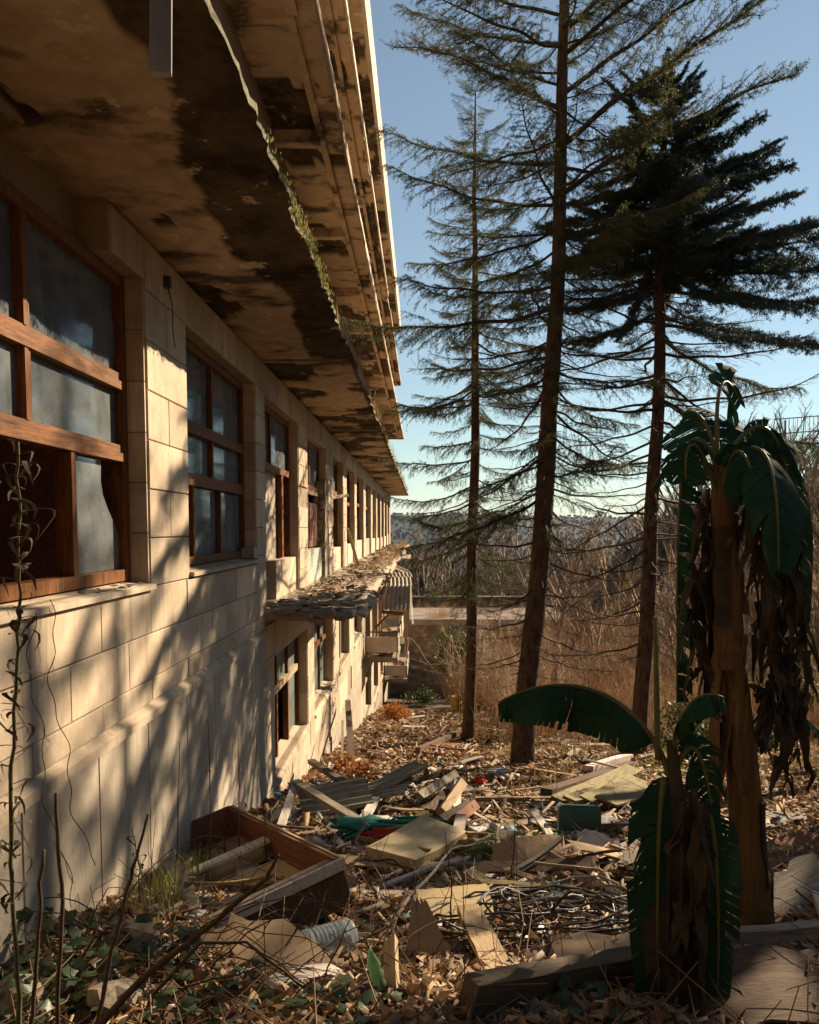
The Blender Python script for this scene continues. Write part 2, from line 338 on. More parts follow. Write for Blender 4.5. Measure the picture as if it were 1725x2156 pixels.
gx = spread(-3.0, 9, 0.085, 1.07, -4500, 4500); gy = spread(1.2, 20, 0.10, 1.045, -60, 7000)
X, Y = np.meshgrid(gx, gy); Z = gz(X, Y)
nx, ny = len(gx), len(gy); idx = np.arange(nx * ny).reshape(ny, nx)
Fc = np.stack([idx[:-1, :-1], idx[:-1, 1:], idx[1:, 1:], idx[1:, :-1]], -1).reshape(-1, 4)
tag(link('ground', npmesh('ground', np.stack([X, Y, Z], -1).reshape(-1, 3), Fc, m_ground, smooth=True)), kind='structure')

# ------------------------------------------------------------------ the abandoned building
bld = thing('abandoned_building', 'long derelict cream stone building with cantilevered slabs, left of the rubble slope', 'building')
UP = [(-1.0, 1.85, -.36, 1.57), (2.75, 5.57, -.37, 1.66), (6.51, 9.2, -.34, 1.60), (9.73, 12.4, -.93, 1.57), (13.34, 16.0, -.93, 1.52), (17.17, 19.4, -.93, 1.52),
      (20.3, 22.7, -.93, 1.52), (23.4, 26.2, -.93, 1.52), (27.2, 30.0, -.93, 1.5), (30.9, 33.5, -.93, 1.5), (34.3, 36.8, -.93, 1.5), (37.7, 40.2, -.93, 1.5), (41.1, 43.7, -.93, 1.5), (44.5, 47.1, -.93, 1.5)]
LO1 = [(10.2, 13.2, -3.2, -1.62), (14.0, 17.05, -3.2, -1.62), (18.2, 20.9, -3.2, -1.62), (22.3, 25.2, -3.2, -1.62), (26.8, 29.4, -4.1, -1.9), (30.8, 33.4, -4.1, -1.9), (34.6, 37.2, -4.1, -1.9), (38.6, 41.2, -4.1, -1.9), (42.5, 45, -4.1, -1.9)]
LO2 = [(26.6, 29.9, -6.5, -4.9), (31.4, 34.6, -6.7, -4.9), (36.4, 39.2, -6.9, -4.9), (41, 44, -6.9, -4.9)]
XC, XB = WX - 0.025, WX - 0.26
core = MB()
def wallrow(y0, y1, z0, z1, ops):
    y = y0
    for a, b, c, d in ops:
        if a > y: core.b2(XB, XC, y, a, z0, z1)
        if c > z0: core.b2(XB, XC, a, b, z0, c)
        if a == 2.75 and d < z1: core.b2(XB - .1, XB + .03, a, 5.0, d, z1); core.b2(XB, XC, 5.0, b, d, z1)
        elif d < z1: core.b2(XB, XC, a, b, d, z1)
        y = b
    if y < y1: core.b2(XB, XC, y, y1, z0, z1)
wallrow(-4, 9.6, -1.20, 1.95, UP[:3])
wallrow(9.6, Y_END, -1.0, 1.95, UP[3:])
wallrow(9.6, Y_END, -4.3, -1.0, LO1)
wallrow(9.6, Y_END, -12.5, -4.3, LO2)
core.b2(XB, XC, -4, 9.6, -4.5, -1.20)
core.b2(XB, XC - .04, -4, Y_END, 1.95, 13.0)                                  # storeys above
core.b2(-9, XB, Y_END - .3, Y_END - .005, -12.5, 13)                                # end wall
core.b2(-9, XB, -4.2, -4, -4.5, 13)
wall = core.obj('wall', m_core, bld)
# inside: floors, back wall, partitions (what the openings let one see)
inn = MB()
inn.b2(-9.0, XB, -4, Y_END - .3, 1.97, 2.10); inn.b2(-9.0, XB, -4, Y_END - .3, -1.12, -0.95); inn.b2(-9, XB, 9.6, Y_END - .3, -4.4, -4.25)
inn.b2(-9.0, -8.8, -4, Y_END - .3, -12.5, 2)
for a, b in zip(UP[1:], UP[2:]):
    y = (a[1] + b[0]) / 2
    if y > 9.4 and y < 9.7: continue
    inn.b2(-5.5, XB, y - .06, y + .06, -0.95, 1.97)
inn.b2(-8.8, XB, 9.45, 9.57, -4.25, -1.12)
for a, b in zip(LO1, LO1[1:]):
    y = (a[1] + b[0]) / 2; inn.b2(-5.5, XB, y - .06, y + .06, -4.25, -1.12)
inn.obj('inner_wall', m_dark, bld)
q = MB(); q.b2(-5.4, XB - .01, 5.93, 5.975, -.95, 1.96); q.obj('papered_wall', m_wallp, bld)
q = MB(); q.b2(-3.35, -3.25, 2.2, 6.02, -.95, 1.97); q.obj('papered_wall', m_wallp, bld)
q = MB(); q.b2(-4.2, XB, 9.58, 9.66, -.95, 1.9); q.b2(-2.8, -2.7, 9.66, 10.35, -.95, 1.9); q.obj('papered_wall', m_teal, bld)

# cladding panels, one object each up to the limit, the far ones joined
npan = [0]; far_pan = MB()
def panel(y0, y1, z0, z1, m=None, x1=WX, name='panel', force=False):
    g = 0.0035; x1 = x1 + random.uniform(-.004, .003)
    if (npan[0] < 296 and (y0 < 24)) or force:
        npan[0] += 1
        b = MB(); b.cbox(XC - .0, x1, y0 + g, y1 - g, z0 + g, z1 - g, 0.005)
        return b.obj(name, m or m_panel, wall)
    far_pan.cbox(XC, x1, y0 + g, y1 - g, z0 + g, z1 - g, 0.005)
def clad(y0, y1, z0, z1, cw, ch, off=0.0, m=None, x1=WX):
    nr = max(1, round((z1 - z0) / ch)); hh = (z1 - z0) / nr
    for r in range(nr):
        cuts = [y0]; y = y0 + (cw * (0.5 if (r + int(off)) % 2 else 1.0))
        while y < y1 - cw * .3: cuts.append(y); y += cw
        cuts.append(y1)
        for a, b in zip(cuts, cuts[1:]):
            if y0 < 24 and random.random() < 0.012: continue      # a missing panel
            panel(a, b, z0 + r * hh, z0 + (r + 1) * hh, m, x1)
clad(1.2, 9.6, -0.72, -0.40, .87, .32, 0); clad(1.2, 9.6, -1.03, -0.72, .87, .31, 1); clad(1.2, 9.6, -1.19, -1.03, .87, .16, 0)
for (a, b) in zip(UP[1:], UP[2:]):
    y0, y1 = a[1], b[0]; zb = -.40 if y1 < 9.6 else -.95
    if a[1] < 24: clad(y0, y1, zb, 1.60, .93 if y1 - y0 < 1 else .6, .315)
    else: clad(y0, y1, zb, 1.6, .95, .5)
for (a, b, c, d) in UP[1:]: clad(a if a > 3 else 5.0, b, d, 1.93, .9 if a < 20 else 1.4, .36)
for (a, b) in zip(UP[1:], UP[2:]): panel(a[1], b[0], 1.60, 1.93)
panel(1.85, 2.75, 1.57, 1.93); clad(1.85, 2.75, -.40, 1.57, .95, .32)
# lower storeys
for k, (a, b, c, d) in enumerate(LO1):
    pz = [(9.62, a)] if k == 0 else [(LO1[k-1][1], a)]
    for y0, y1 in pz: clad(y0, y1, c, -1.17, .9, .42 if y0 < 23 else .7)
    clad(a, b, d, -1.17, .95 if a < 23 else 1.4, .45)
    if k < 4: clad(a if k else 9.62, LO1[k+1][0], -3.62, c - .02, .95, .4); clad(a if k else 9.62, LO1[k+1][0], -4.25, -3.62, 1.1, .62)
clad(25.2, Y_END, -1.62, -1.17, 1.6, .45)
for k, (a, b, c, d) in enumerate(LO2):
    y0 = 24.0 if k == 0 else LO2[k-1][1]; clad(y0, a, -7.2, -4.3, 1.2, .6); clad(a, b, d, -4.3, 1.4, .6)
clad(44, Y_END, -9, -4.3, 1.4, .7)
tag(far_pan.obj('panels', m_panel, wall), kind='stuff')
# near plinth: a proud rendered base with a sloping lip and tall panels
lip = MB(); lip.add([(XC, -2, -1.19), (XC, 9.6, -1.19), (WX + .034, 9.6, -1.235), (WX + .034, -2, -1.235), (WX + .034, 9.6, -1.29), (WX + .034, -2, -1.29), (XC, 9.6, -1.29), (XC, -2, -1.29)],
                    [(0,3,2,1), (3,5,4,2), (1,2,4,6), (5,7,6,4)])
lip.obj('plinth_lip', m_panel, bld)
y = 1.0
for k, wd in enumerate([.9, .86, .88, .9, .84, .9, .88, .87, .9, .67]):
    b = MB(); y1 = min(9.58, y + wd); b.cbox(XC, WX + .02, y + .004, y1 - .004, gz1(WX, (y + y1) / 2) - .6, -1.292, .006); b.obj('panel', m_plinth, wall); y = y1
    if y >= 9.58: break
b = MB()
for yy, zz in zip(np.arange(9.3, 49, 1.5), [0]*99):
    b.cbox(XC, WX + .02, yy if yy > 9.62 else 9.62, yy + 1.494, gz1(WX, yy) - .8, (-4.26 if yy < 24 else -7.2) if yy > 9 else -4.26, .006)
b.obj('lower_render', m_plinth, bld)
# jamb linings: blocks lining the far reveal of each opening (the face that looks at the camera)
for i, (a, b_, c, d) in enumerate(UP[1:10]):
    n = 6 if i < 3 else 3; hh = (d - c) / n
    q = MB() if i > 4 else None
    for k in range(n):
        qq = q or MB(); x1 = XB + .02; x2 = WX - .012
        qq.b2(x1, x2, b_ - .022, b_ - .001, c + k*hh + .003, c + (k+1)*hh - .003)
        if q is None: qq.obj('panel', m_panel, wall)
    if q is not None: q.obj('jamb_lining', m_panel, wall)
for i, (a, b_, c, d) in enumerate(LO1[:4]):
    hh = (d - c) / 3
    for k in range(3):
        qq = MB(); qq.b2(XB + .02, WX - .012, b_ - .022, b_ - .001, c + k*hh + .003, c + (k+1)*hh - .003); qq.obj('panel', m_panel, wall)

# ---------------- slabs
def gone1(x, y):
    t = (x - WX) / 1.05                                    # 0 at the wall, 1 at the edge
    e = 0.60 + 0.34 * (fbm(y * .55, x * 0 + 2.2, 41, 4) - .5) * 2 + .09 * (fbm(x * 6, y * 6, 43) - .5) - .10 * sst(5, 9, y)
    g = (t > e).astype(float)
    p = fbm(x * 2.1, y * 1.3, 47, 4)
    g = np.maximum(g, (p > .70).astype(float)); far = sst(9.5, 9.7, y)
    return np.where(far > .5, np.maximum((fbm(x * 1.2, y * 1.15, 53, 4) > (.50 + .10 * sst(15, 22, y))).astype(float), (t > .95).astype(float)), g)
def gone2(x, y):
    p = fbm(x * 1.7, y * .8, 61, 5); c = (np.sin(y * 2 * math.pi / 5.2 + 1.1) > .15).astype(float) * .17
    return (p + c > .62).astype(float)
def slab(name, z, xo, y0, y1, mats, gfun, step, th=.12, rag=.05, depth=.022, grow=1.006, parent=None, nn_=30):
    ys = [y0]; s = step
    while ys[-1] < y1: ys.append(ys[-1] + s); s = min(s * grow, .25)
    ys[-1] = y1; ys = np.array(ys); nxs = nn_; us = np.linspace(0, 1, nxs)
    xe = xo + rag * .8 * (fbm(ys * 1.3, ys * 0 + z, 71, 4) - .5) + rag * 1.0 * (fbm(ys * 14, ys * 0 + z, 73, 3) - .5) - rag * .6 * (fbm(ys * 2.4, ys * 0 + z, 75, 3) > .62)
    XX = (WX - .3) + (xe[:, None] - (WX - .3)) * us[None, :]; YY = np.repeat(ys[:, None], nxs, 1)
    G = gfun(XX, YY); ZZ = z + depth * G + .012 * (fbm(XX * 5, YY * 5, 77) - .5)
    n = len(ys); V = [np.stack([XX, YY, ZZ], -1).reshape(-1, 3)]; id0 = np.arange(n * nxs).reshape(n, nxs)
    f1 = np.stack([id0[:-1, :-1], id0[1:, :-1], id0[1:, 1:], id0[:-1, 1:]], -1).reshape(-1, 4)
    # the broken edge: three rows up
    rows = []
    for k, hz in enumerate((th * .4, th * .8, th)):
        xk = xe + rag * .35 * (fbm(ys * 7, ys * 0 + k * 5, 79, 3) - .5)
        rows.append(np.stack([xk, ys, np.full(n, z + hz) + .02 * (fbm(ys * 5, ys * 0 + k, 83, 2) - .5)], -1))
    rows.append(np.stack([np.full(n, WX - .3), ys, np.full(n, z + th)], -1))
    o = n * nxs; last = id0[:, -1]; fe = []; mi = [0] * len(f1)
    for k, rr in enumerate(rows):
        V.append(rr); cur = np.arange(o, o + n); o += n
        fe.append(np.stack([last[:-1], last[1:], cur[1:], cur[:-1]], -1)); mi += [2 if k == 3 else 1] * (n - 1); last = cur
    # the end face
    ob_i = np.concatenate([id0[-1, :], [id0[-1, -1] + 0]])
    Fq = np.concatenate([f1] + fe)
    me = npmesh(name, np.concatenate(V), Fq, mats, mi=mi)
    a = me.attributes.new('gone', 'FLOAT', 'POINT'); gg = np.zeros(o, np.float32); gg[:n * nxs] = G.ravel(); a.data.foreach_set('value', gg)
    ob = link(name, me, parent or bld)
    e = MB(); e.b2(WX - .29, xo - .01, y1 - .01, y1 + .005, z + .005, z + th - .004); e.obj('slab_end', mats[0], ob)
    return ob
s1 = slab('balcony_slab', 1.95, -0.80, -2.5, Y_END + .3, [m_soff1, m_moss, m_conc], gone1, .028, th=.055, nn_=52)
for y in (9.62, 16.4, 22.7, 29.5):
    b = MB(); b.b2(WX, -.84, y, y + .03, 1.925, 1.955, jit=.004); b.obj('joint_lip', m_conc, s1)
s2 = slab('balcony_slab', 5.10, -1.02, -2.5, Y_END - 1.8, [m_soff2, m_fascia, m_conc], gone2, .05, th=.10, rag=.012, depth=.03)
s3 = slab('balcony_slab', 8.25, -1.23, -2.5, Y_END - 1.2, [m_soff2, m_fascia, m_conc], gone2, .07, th=.10, rag=.012)
s4 = slab('roof_slab', 11.4, -1.27, -2.5, Y_END - .8, [m_soff2, m_fascia, m_conc], gone2, .07, th=.10, rag=.01)
y = -2.0
while y < Y_END - 1.5:                                         # roof parapet in lengths
    b = MB(); b.b2(-1.33, -1.24, y + .01, min(y + 3.42, Y_END - .8), 11.36, 12.45 + random.uniform(-.03, .03)); b.obj('parapet_panel', m_fascia, s4); y += 3.44
for s, z, xo in ((s2, 5.10, -1.03), (s3, 8.25, -1.20)):
    y = 0.6
    while y < Y_END - 3:                                       # edge beam, cross ribs and lining strips under the upper slabs
        b = MB(); b.b2(WX - .1, xo - .30, y, y + .17, z - .13, z + .03, jit=.006); b.obj('cross_rib', m_soff2, s); y += 3.44
    y = -2
    while y < Y_END - 3:
        L_ = random.uniform(1.2, 4.0)
        if random.random() < .8:
            b = MB(); b.b2(xo - .02, xo + .015, y, min(y + L_, Y_END - 2), z - .05 - random.random()*.05, z + .06); b.obj('edge_strip', m_fascia if random.random() < .6 else m_lightwood, s, rot=None)
        y += L_ + random.uniform(.02, .3)
    b = MB(); b.b2(xo - .32, xo - .24, -2, Y_END - 2.2, z - .06, z + .03); b.obj('edge_beam', m_soff2, s)
# coffer seen near the top, a sunk panel with a broken bed
b = MB(); b.b2(-1.72, -1.25, 6.9, 7.0, 5.0, 5.12, jit=.01); b.b2(-1.72, -1.25, 8.4, 8.5, 5.0, 5.12, jit=.01); b.b2(-1.30, -1.22, 7.0, 8.4, 5.02, 5.12, jit=.01); b.obj('coffer_frame', m_soff2, s2)
# ledge (the slab below the windows), broken off at its near end
led_y0 = 9.62
ys = np.arange(led_y0, Y_END + .01, .12); us = np.linspace(0, 1, 14)
xe = -0.76 + .24 * (fbm(ys * .9, ys * 0, 91, 4) - .5) - .22 * (1 - sst(9.6, 10.3, ys)) * (fbm(ys*3, ys*0, 92) )
XX = WX - .24 + (xe[:, None] - WX + .24) * us; YY = np.repeat(ys[:, None], 14, 1)
YY[0] += .30 * (fbm(us * 5, us * 0, 93) - .35); ZT = -0.95 + .03 * (fbm(XX * 4, YY * 4, 94) - .5) * 2 - .05 * us[None, :]
ZB = -1.085 + .05 * (fbm(XX * 3, YY * 3, 95) - .5)
n = len(ys); V = np.concatenate([np.stack([XX, YY, ZT], -1).reshape(-1, 3), np.stack([XX, YY, ZB], -1).reshape(-1, 3)])
i0 = np.arange(n * 14).reshape(n, 14); i1 = i0 + n * 14
Fq = np.concatenate([np.stack([i0[:-1, :-1], i0[:-1, 1:], i0[1:, 1:], i0[1:, :-1]], -1).reshape(-1, 4), np.stack([i1[:-1, :-1], i1[1:, :-1], i1[1:, 1:], i1[:-1, 1:]], -1).reshape(-1, 4),
    np.stack([i0[:-1, -1], i1[:-1, -1], i1[1:, -1], i0[1:, -1]], -1), np.stack([i0[0, :-1], i1[0, :-1], i1[0, 1:], i0[0, 1:]], -1), np.stack([i0[-1, 1:], i1[-1, 1:], i1[-1, :-1], i0[-1, :-1]], -1)])
m_ledge = mat('broken_slab', (0.36, 0.29, 0.21), (0.50, 0.42, 0.32), scale=4, bump=.6, bscale=22, c3=(0.13, 0.095, 0.065), s3=2.2)
ledge = link('ledge_slab', npmesh('ledge_slab', V, Fq, m_ledge), bld)
for k in range(30):                                           # pieces breaking from the outer edge
    b = MB(); b.b2(0, random.uniform(.06, .2), 0, random.uniform(.1, .5), -random.uniform(.02, .05), .01, jit=.02); yy = math.exp(random.uniform(math.log(9.8), math.log(30)))
    b.obj('crust', random.choice([m_conc, m_ledge]), ledge, loc=(-.84 + random.uniform(-.06, .05), yy, -.98 - random.uniform(0, .08)), rot=(random.uniform(-.3, .3), random.uniform(.0, .7), random.uniform(-.2, .2)))
for k in range(34):                                           # delaminated layers and broken crust at the near end
    wv, dv = random.uniform(.1, .4), random.uniform(.08, .35); b = MB(); n_ = random.randint(5, 7)
    poly = [(wv * .5 * math.cos(6.283*i/n_ + .3) * random.uniform(.7, 1.2), dv * .5 * math.sin(6.283*i/n_ + .3) * random.uniform(.7, 1.2)) for i in range(n_)]
    b.slab(poly, -.012, random.uniform(.006, .03))
    yy = 9.66 + abs(random.gauss(0, .35)); b.obj('crust', random.choice([m_ledge, m_conc, m_conc]), ledge, loc=(random.uniform(-1.78, -.85), yy, -.92 - random.uniform(0, .10) * (yy < 9.8)), rot=(random.uniform(-.2, .2), random.uniform(-.2, .2), random.uniform(0, 6)))
for k in range(10):
    b = MB(); b.b2(0, random.uniform(.08, .3), 0, random.uniform(.05, .14), 0, random.uniform(.03, .07), jit=.012)
    b.obj('crust', m_conc, ledge, loc=(-1.75 + k * .09, 9.56 + random.uniform(-.04, .06), -1.06 + random.uniform(-.05, .07)), rot=(random.uniform(-.3, .3), random.uniform(-.3, .3), random.uniform(-.4, .4)))

# ---------------- windows
def bar(mb, x0, x1, y0, y1, z0, z1): mb.b2(x0, x1, y0, y1, z0, z1)
def ring(mb, x0, x1, y0, y1, z0, z1, w_, closed=True):
    if closed:
        P = [(y0, z0), (y1, z0), (y1, z1), (y0, z1)]; Q = [(y0 + w_, z0 + w_), (y1 - w_, z0 + w_), (y1 - w_, z1 - w_), (y0 + w_, z1 - w_)]; pairs = [(0,1),(1,2),(2,3),(3,0)]
    else:
        P = [(y0, z0), (y0, z1), (y1, z1), (y1, z0)]; Q = [(y0 + w_, z0), (y0 + w_, z1 - w_), (y1 - w_, z1 - w_), (y1 - w_, z0)]; pairs = [(0,1),(1,2),(2,3)]
    vs = [(x, *p) for x in (x0, x1) for p in P + Q]; fs = []
    for a, b in pairs: fs += [(8+a, 8+b, 12+b, 12+a), (a, 4+a, 4+b, b), (a, b, 8+b, 8+a), (4+a, 12+a, 12+b, 4+b)]
    if not closed: fs += [(0, 8, 12, 4), (3, 7, 15, 11)]
    mb.add(vs, fs)
def pane(y0, y1, z0, z1, par, gm, x=WX - .185, broken=None):
    b = MB()
    if broken is None: b.b2(x - .003, x + .003, y0, y1, z0, z1)
    else:
        n = len(broken); vs = [(x - .003, p[0], p[1]) for p in broken] + [(x + .003, p[0], p[1]) for p in broken]
        b.add(vs, [tuple(range(n)), tuple(range(2*n-1, n-1, -1))] + [(i, n+i, n+(i+1)%n, (i+1)%n) for i in range(n)])
    return b.obj('pane', gm, par)
def window(y0, y1, z0, z1, t1, t2, vm, lm, gm=m_glass, skip=(), fw=.075, sill=True):
    """t1, t2: heights of the two rails; vm: mullions of the upper rows; lm: of the lowest row"""
    xa, xb = WX - .235, WX - .13
    f = MB(); ring(f, xa, xb, y0 + .002, y1 - .024, z0 + .02, z1 - .002, fw); w_ = f.obj('window', m_frame, bld)
    for t in (t1, t2):
        if t is None: continue
        f = MB(); bar(f, xa + .005, xb + .006, y0 + fw, y1 - fw - .02, t - .052, t + .002); f.obj('rail', m_frameh, w_)
        f = MB(); bar(f, xa + .005, xb - .008, y0 + fw, y1 - fw - .02, t + .005, t + .056); f.obj('rail', m_frameh, w_)
    rows = []
    if t2 is None: rows = [((t1 + .056) if t1 else z0 + .09, z1 - fw, vm, 'u')]
    else: rows = [(t1 + .056, z1 - fw, vm, 'u'), (t2 + .056, t1 - .052, vm, 'm')]
    rows.append((z0 + .02 + fw, (t2 if t2 is not None else t1) - .06, lm, 'l'))
    for zz0, zz1, ms, key in rows:
        ys_ = [y0 + fw] + list(ms) + [y1 - fw - .02]
        for k, (a, b) in enumerate(zip(ys_, ys_[1:])):
            aa = a + (.038 if k else 0); bb = b - (.038 if k < len(ys_) - 2 else 0)
            if (key, k) not in skip: pane(aa, bb, zz0, zz1, w_, gm)
        for mm in ms:
            f = MB(); bar(f, xa + .004, xb - .002, mm - .038, mm - .002, zz0, zz1); f.obj('mullion', m_frame, w_)
            f = MB(); bar(f, xa + .004, xb - .010, mm + .002, mm + .038, zz0, zz1); f.obj('mullion', m_frame, w_)
    if sill:
        f = MB(); f.add([(XB, y0, z0 + .02), (WX + .035, y0, z0 - .012), (WX + .035, y1, z0 - .012), (XB, y1, z0 + .02), (WX + .035, y0, z0 - .045), (WX + .035, y1, z0 - .045), (XB, y0, z0 - .045), (XB, y1, z0 - .045)],
                        [(0,1,2,3), (1,4,5,2), (0,6,4,1), (3,2,5,7), (6,7,5,4)]); f.obj('sill', m_panel, w_)
    return w_
w1 = window(2.75, 5.57, -.37, 1.66, .96, .49, [4.17], [3.66, 4.68], skip=(('l', 1), ('l', 2)))
x_ = 0
pane(0, 0, 0, 0, w1, m_glass, broken=[(4.72, -.27), (5.47, -.27), (5.465, -.02), (5.40, .03), (5.30, .12), (5.22, .21), (5.19, .30), (5.20, .43), (4.72, .43)])
for k in range(14):
    b = MB(); a_ = random.uniform(0, 6); s_ = random.uniform(.012, .035)
    b.slab([(s_*math.cos(a_), s_*math.sin(a_)), (s_*math.cos(a_+2), s_*math.sin(a_+2)), (s_*math.cos(a_+4.4), s_*1.4*math.sin(a_+4.4))], 0, .003)
    b.obj('shard', m_glassg, w1, loc=(random.uniform(-1.98, -1.83), random.uniform(4.6, 5.45), -.365), rot=(random.uniform(-.3, .3), .1, 0))
w2 = window(6.51, 9.2, -.34, 1.60, .87, .42, [7.83], [7.15, 8.1], skip=())
b = MB(); b.b2(WX - .12, WX + .01, 8.95, 9.16, -.33, -.22, jit=.006); b.b2(WX - .10, WX - .01, 8.97, 9.14, -.22, -.212); b.obj('sill_box', m_plinth, w2)
def opening(i, t1, vm, parts):
    y0, y1, z0, z1 = UP[i]; xa, xb = WX - .235, WX - .14; fw = .07
    f = MB(); ring(f, xa, xb, y0 + .002, y1 - .024, z0 + .03, z1 - .002, fw, False); w_ = f.obj('window', m_frame, bld)
    f = MB(); bar(f, xa, xb + .01, y0 + fw, y1 - fw - .02, t1 - .05, t1 + .04); f.obj('rail', m_frameh, w_)
    ys_ = [y0 + fw] + vm + [y1 - fw - .02]
    for k, (a, b_) in enumerate(zip(ys_, ys_[1:])):
        if parts.get('glass', True) and random.random() < parts.get('pg', 1): pane(a + .03 * (k > 0), b_ - .03 * (k < len(ys_) - 2), t1 + .04, z1 - fw, w_, m_glass)
    for mm in vm:
        f = MB(); bar(f, xa + .004, xb - .006, mm - .03, mm + .03, t1 + .04, z1 - fw); f.obj('mullion', m_frame, w_)
    return w_
o3 = opening(3, .80, [10.9], {})
f = MB(); f.b2(WX - .20, WX - .13, 11.62, 11.75, -.42, .75); f.obj('post', m_frame, o3)
f = MB(); f.b2(WX - .235, WX - .21, 10.62, 11.6, -.9, .75); f.obj('door_leaf', m_plinth, o3)
q = MB(); q.b2(WX - .2, WX - .05, 10.65, 12.375, -.95, -.43); q.obj('low_wall', m_panel, bld)
o4 = opening(4, .72, [14.6], {})
f = MB(); f.b2(WX - .19, WX - .13, 13.45, 15.7, .60, .67); f.obj('rail', m_lightwood, o4, rot=None)
for yy in (13.95, 14.55, 15.15):
    f = MB(); f.b2(WX - .17, WX - .12, yy - .27, yy + .26, -.33, .45)
    for zz in (-.2, .15): f.b2(WX - .12, WX - .105, yy - .2, yy + .19, zz, zz + .25)
    f.obj('shutter', m_red, o4)
f = MB(); f.b2(WX - .16, WX - .10, 13.45, 14.2, .44, .60, jit=.02); f.obj('board', m_red, o4)
q = MB(); q.b2(WX - .2, WX - .03, 13.36, 15.35, -.95, -.36); q.obj('low_wall', m_mosaic, bld)
q = MB(); q.b2(XB + .03, WX - .004, 15.72, 15.97, -.95, .9, jit=.01); q.obj('rough_stone_jamb', m_conc, bld)
for k in range(40):
    rr = random.uniform(.03, .06); b = MB(); b.lathe([(0.001, 0), (rr, .008), (rr*.8, .022), (.001, .03)], 7)
    b.obj('cobble', m_ledge, wall, loc=(random.uniform(XB + .07, WX - .05), 15.715, random.uniform(-.9, .85)), rot=(R(90), random.random(), 0))
for i in range(5, len(UP)):
    y0, y1, z0, z1 = UP[i]
    o_ = opening(i, random.choice([.65, .72, .8]), [(y0 + y1) / 2], {'pg': .5})
    lw = random.uniform(.55, 1.0); q = MB(); q.b2(WX - .21, WX - .06, y0 + .005 + (0 if i % 2 else .8), y1 - .03, -.95, -.38 + random.uniform(-.06, .03)); q.obj('low_wall', m_panel if i % 3 else m_fascia, bld)
    if i % 3 != 1:
        f = MB(); yy = y0 + (y1 - y0) * random.uniform(.3, .7); f.b2(WX - .2, WX - .14, yy, yy + .1, -.9, .65); f.obj('post', m_frame, o_)
    if i % 2 == 0:
        f = MB(); yy = random.uniform(y0 + .2, y1 - .9); f.b2(WX - .19, WX - .15, yy, yy + .75, -.36, .6); f.obj('door_leaf', random.choice([m_red, m_lightwood, m_plinth]), o_)
f = MB(); f.b2(0, .07, 0, .9, 0, .07, jit=.015); f.obj('broken_beam', m_lightwood, bld, loc=(WX - .2, 17.0, .55), rot=(.15, -.15, -.5))
f = MB(); f.b2(0, .06, 0, .07, 0, .95, jit=.01); f.obj('broken_beam', m_lightwood, bld, loc=(WX + .28, 19.9, -.93), rot=(.1, -.28, .1))
def lowwin(y0, y1, z0, z1, kind):
    xa, xb = WX - .24, WX - .15; f = MB(); fw = .07
    ring(f, xa, xb, y0 + .002, y1 - .024, z0 + .06, z1 - .002, fw, False)
    w_ = f.obj('window', m_frame if kind != 1 else m_lightwood, bld); t = z0 + (z1 - z0) * .62
    f = MB(); bar(f, xa + .003, xb + .005, y0 + fw, y1 - fw - .02, t - .05, t + .05); f.obj('rail', m_frameh if kind else m_lightwood, w_)
    n = 3; ys_ = np.linspace(y0 + fw, y1 - fw - .02, n + 1)
    for k in range(n):
        if k: f = MB(); bar(f, xa + .003, xb - .004, ys_[k] - .035, ys_[k] + .035, z0 + .02, z1 - fw); f.obj('mullion', m_frame, w_)
        pane(ys_[k] + .035 * (k > 0), ys_[k+1] - .035 * (k < n-1), t + .05, z1 - fw, w_, m_glassg, x=WX - .2)
        if kind == 1 or k == 2: pane(ys_[k] + .035 * (k > 0), ys_[k+1] - .035 * (k < n-1), z0 + .05, t - .05, w_, m_glassg, x=WX - .2)
    f = MB(); f.add([(XB, y0, z0 + .05), (WX + .03, y0, z0 - .05), (WX + .03, y1, z0 - .05), (XB, y1, z0 + .05), (WX + .03, y0, z0 - .10), (WX + .03, y1, z0 - .10), (XB, y0, z0 - .1), (XB, y1, z0 - .1)],
                    [(0,1,2,3), (1,4,5,2), (0,6,4,1), (3,2,5,7)]); f.obj('sill', m_panel, w_)
for k, o_ in enumerate(LO1): lowwin(*o_, (0, 1, 1, 0, 1)[k % 5])
for k, o_ in enumerate(LO2): lowwin(*o_, k % 2)
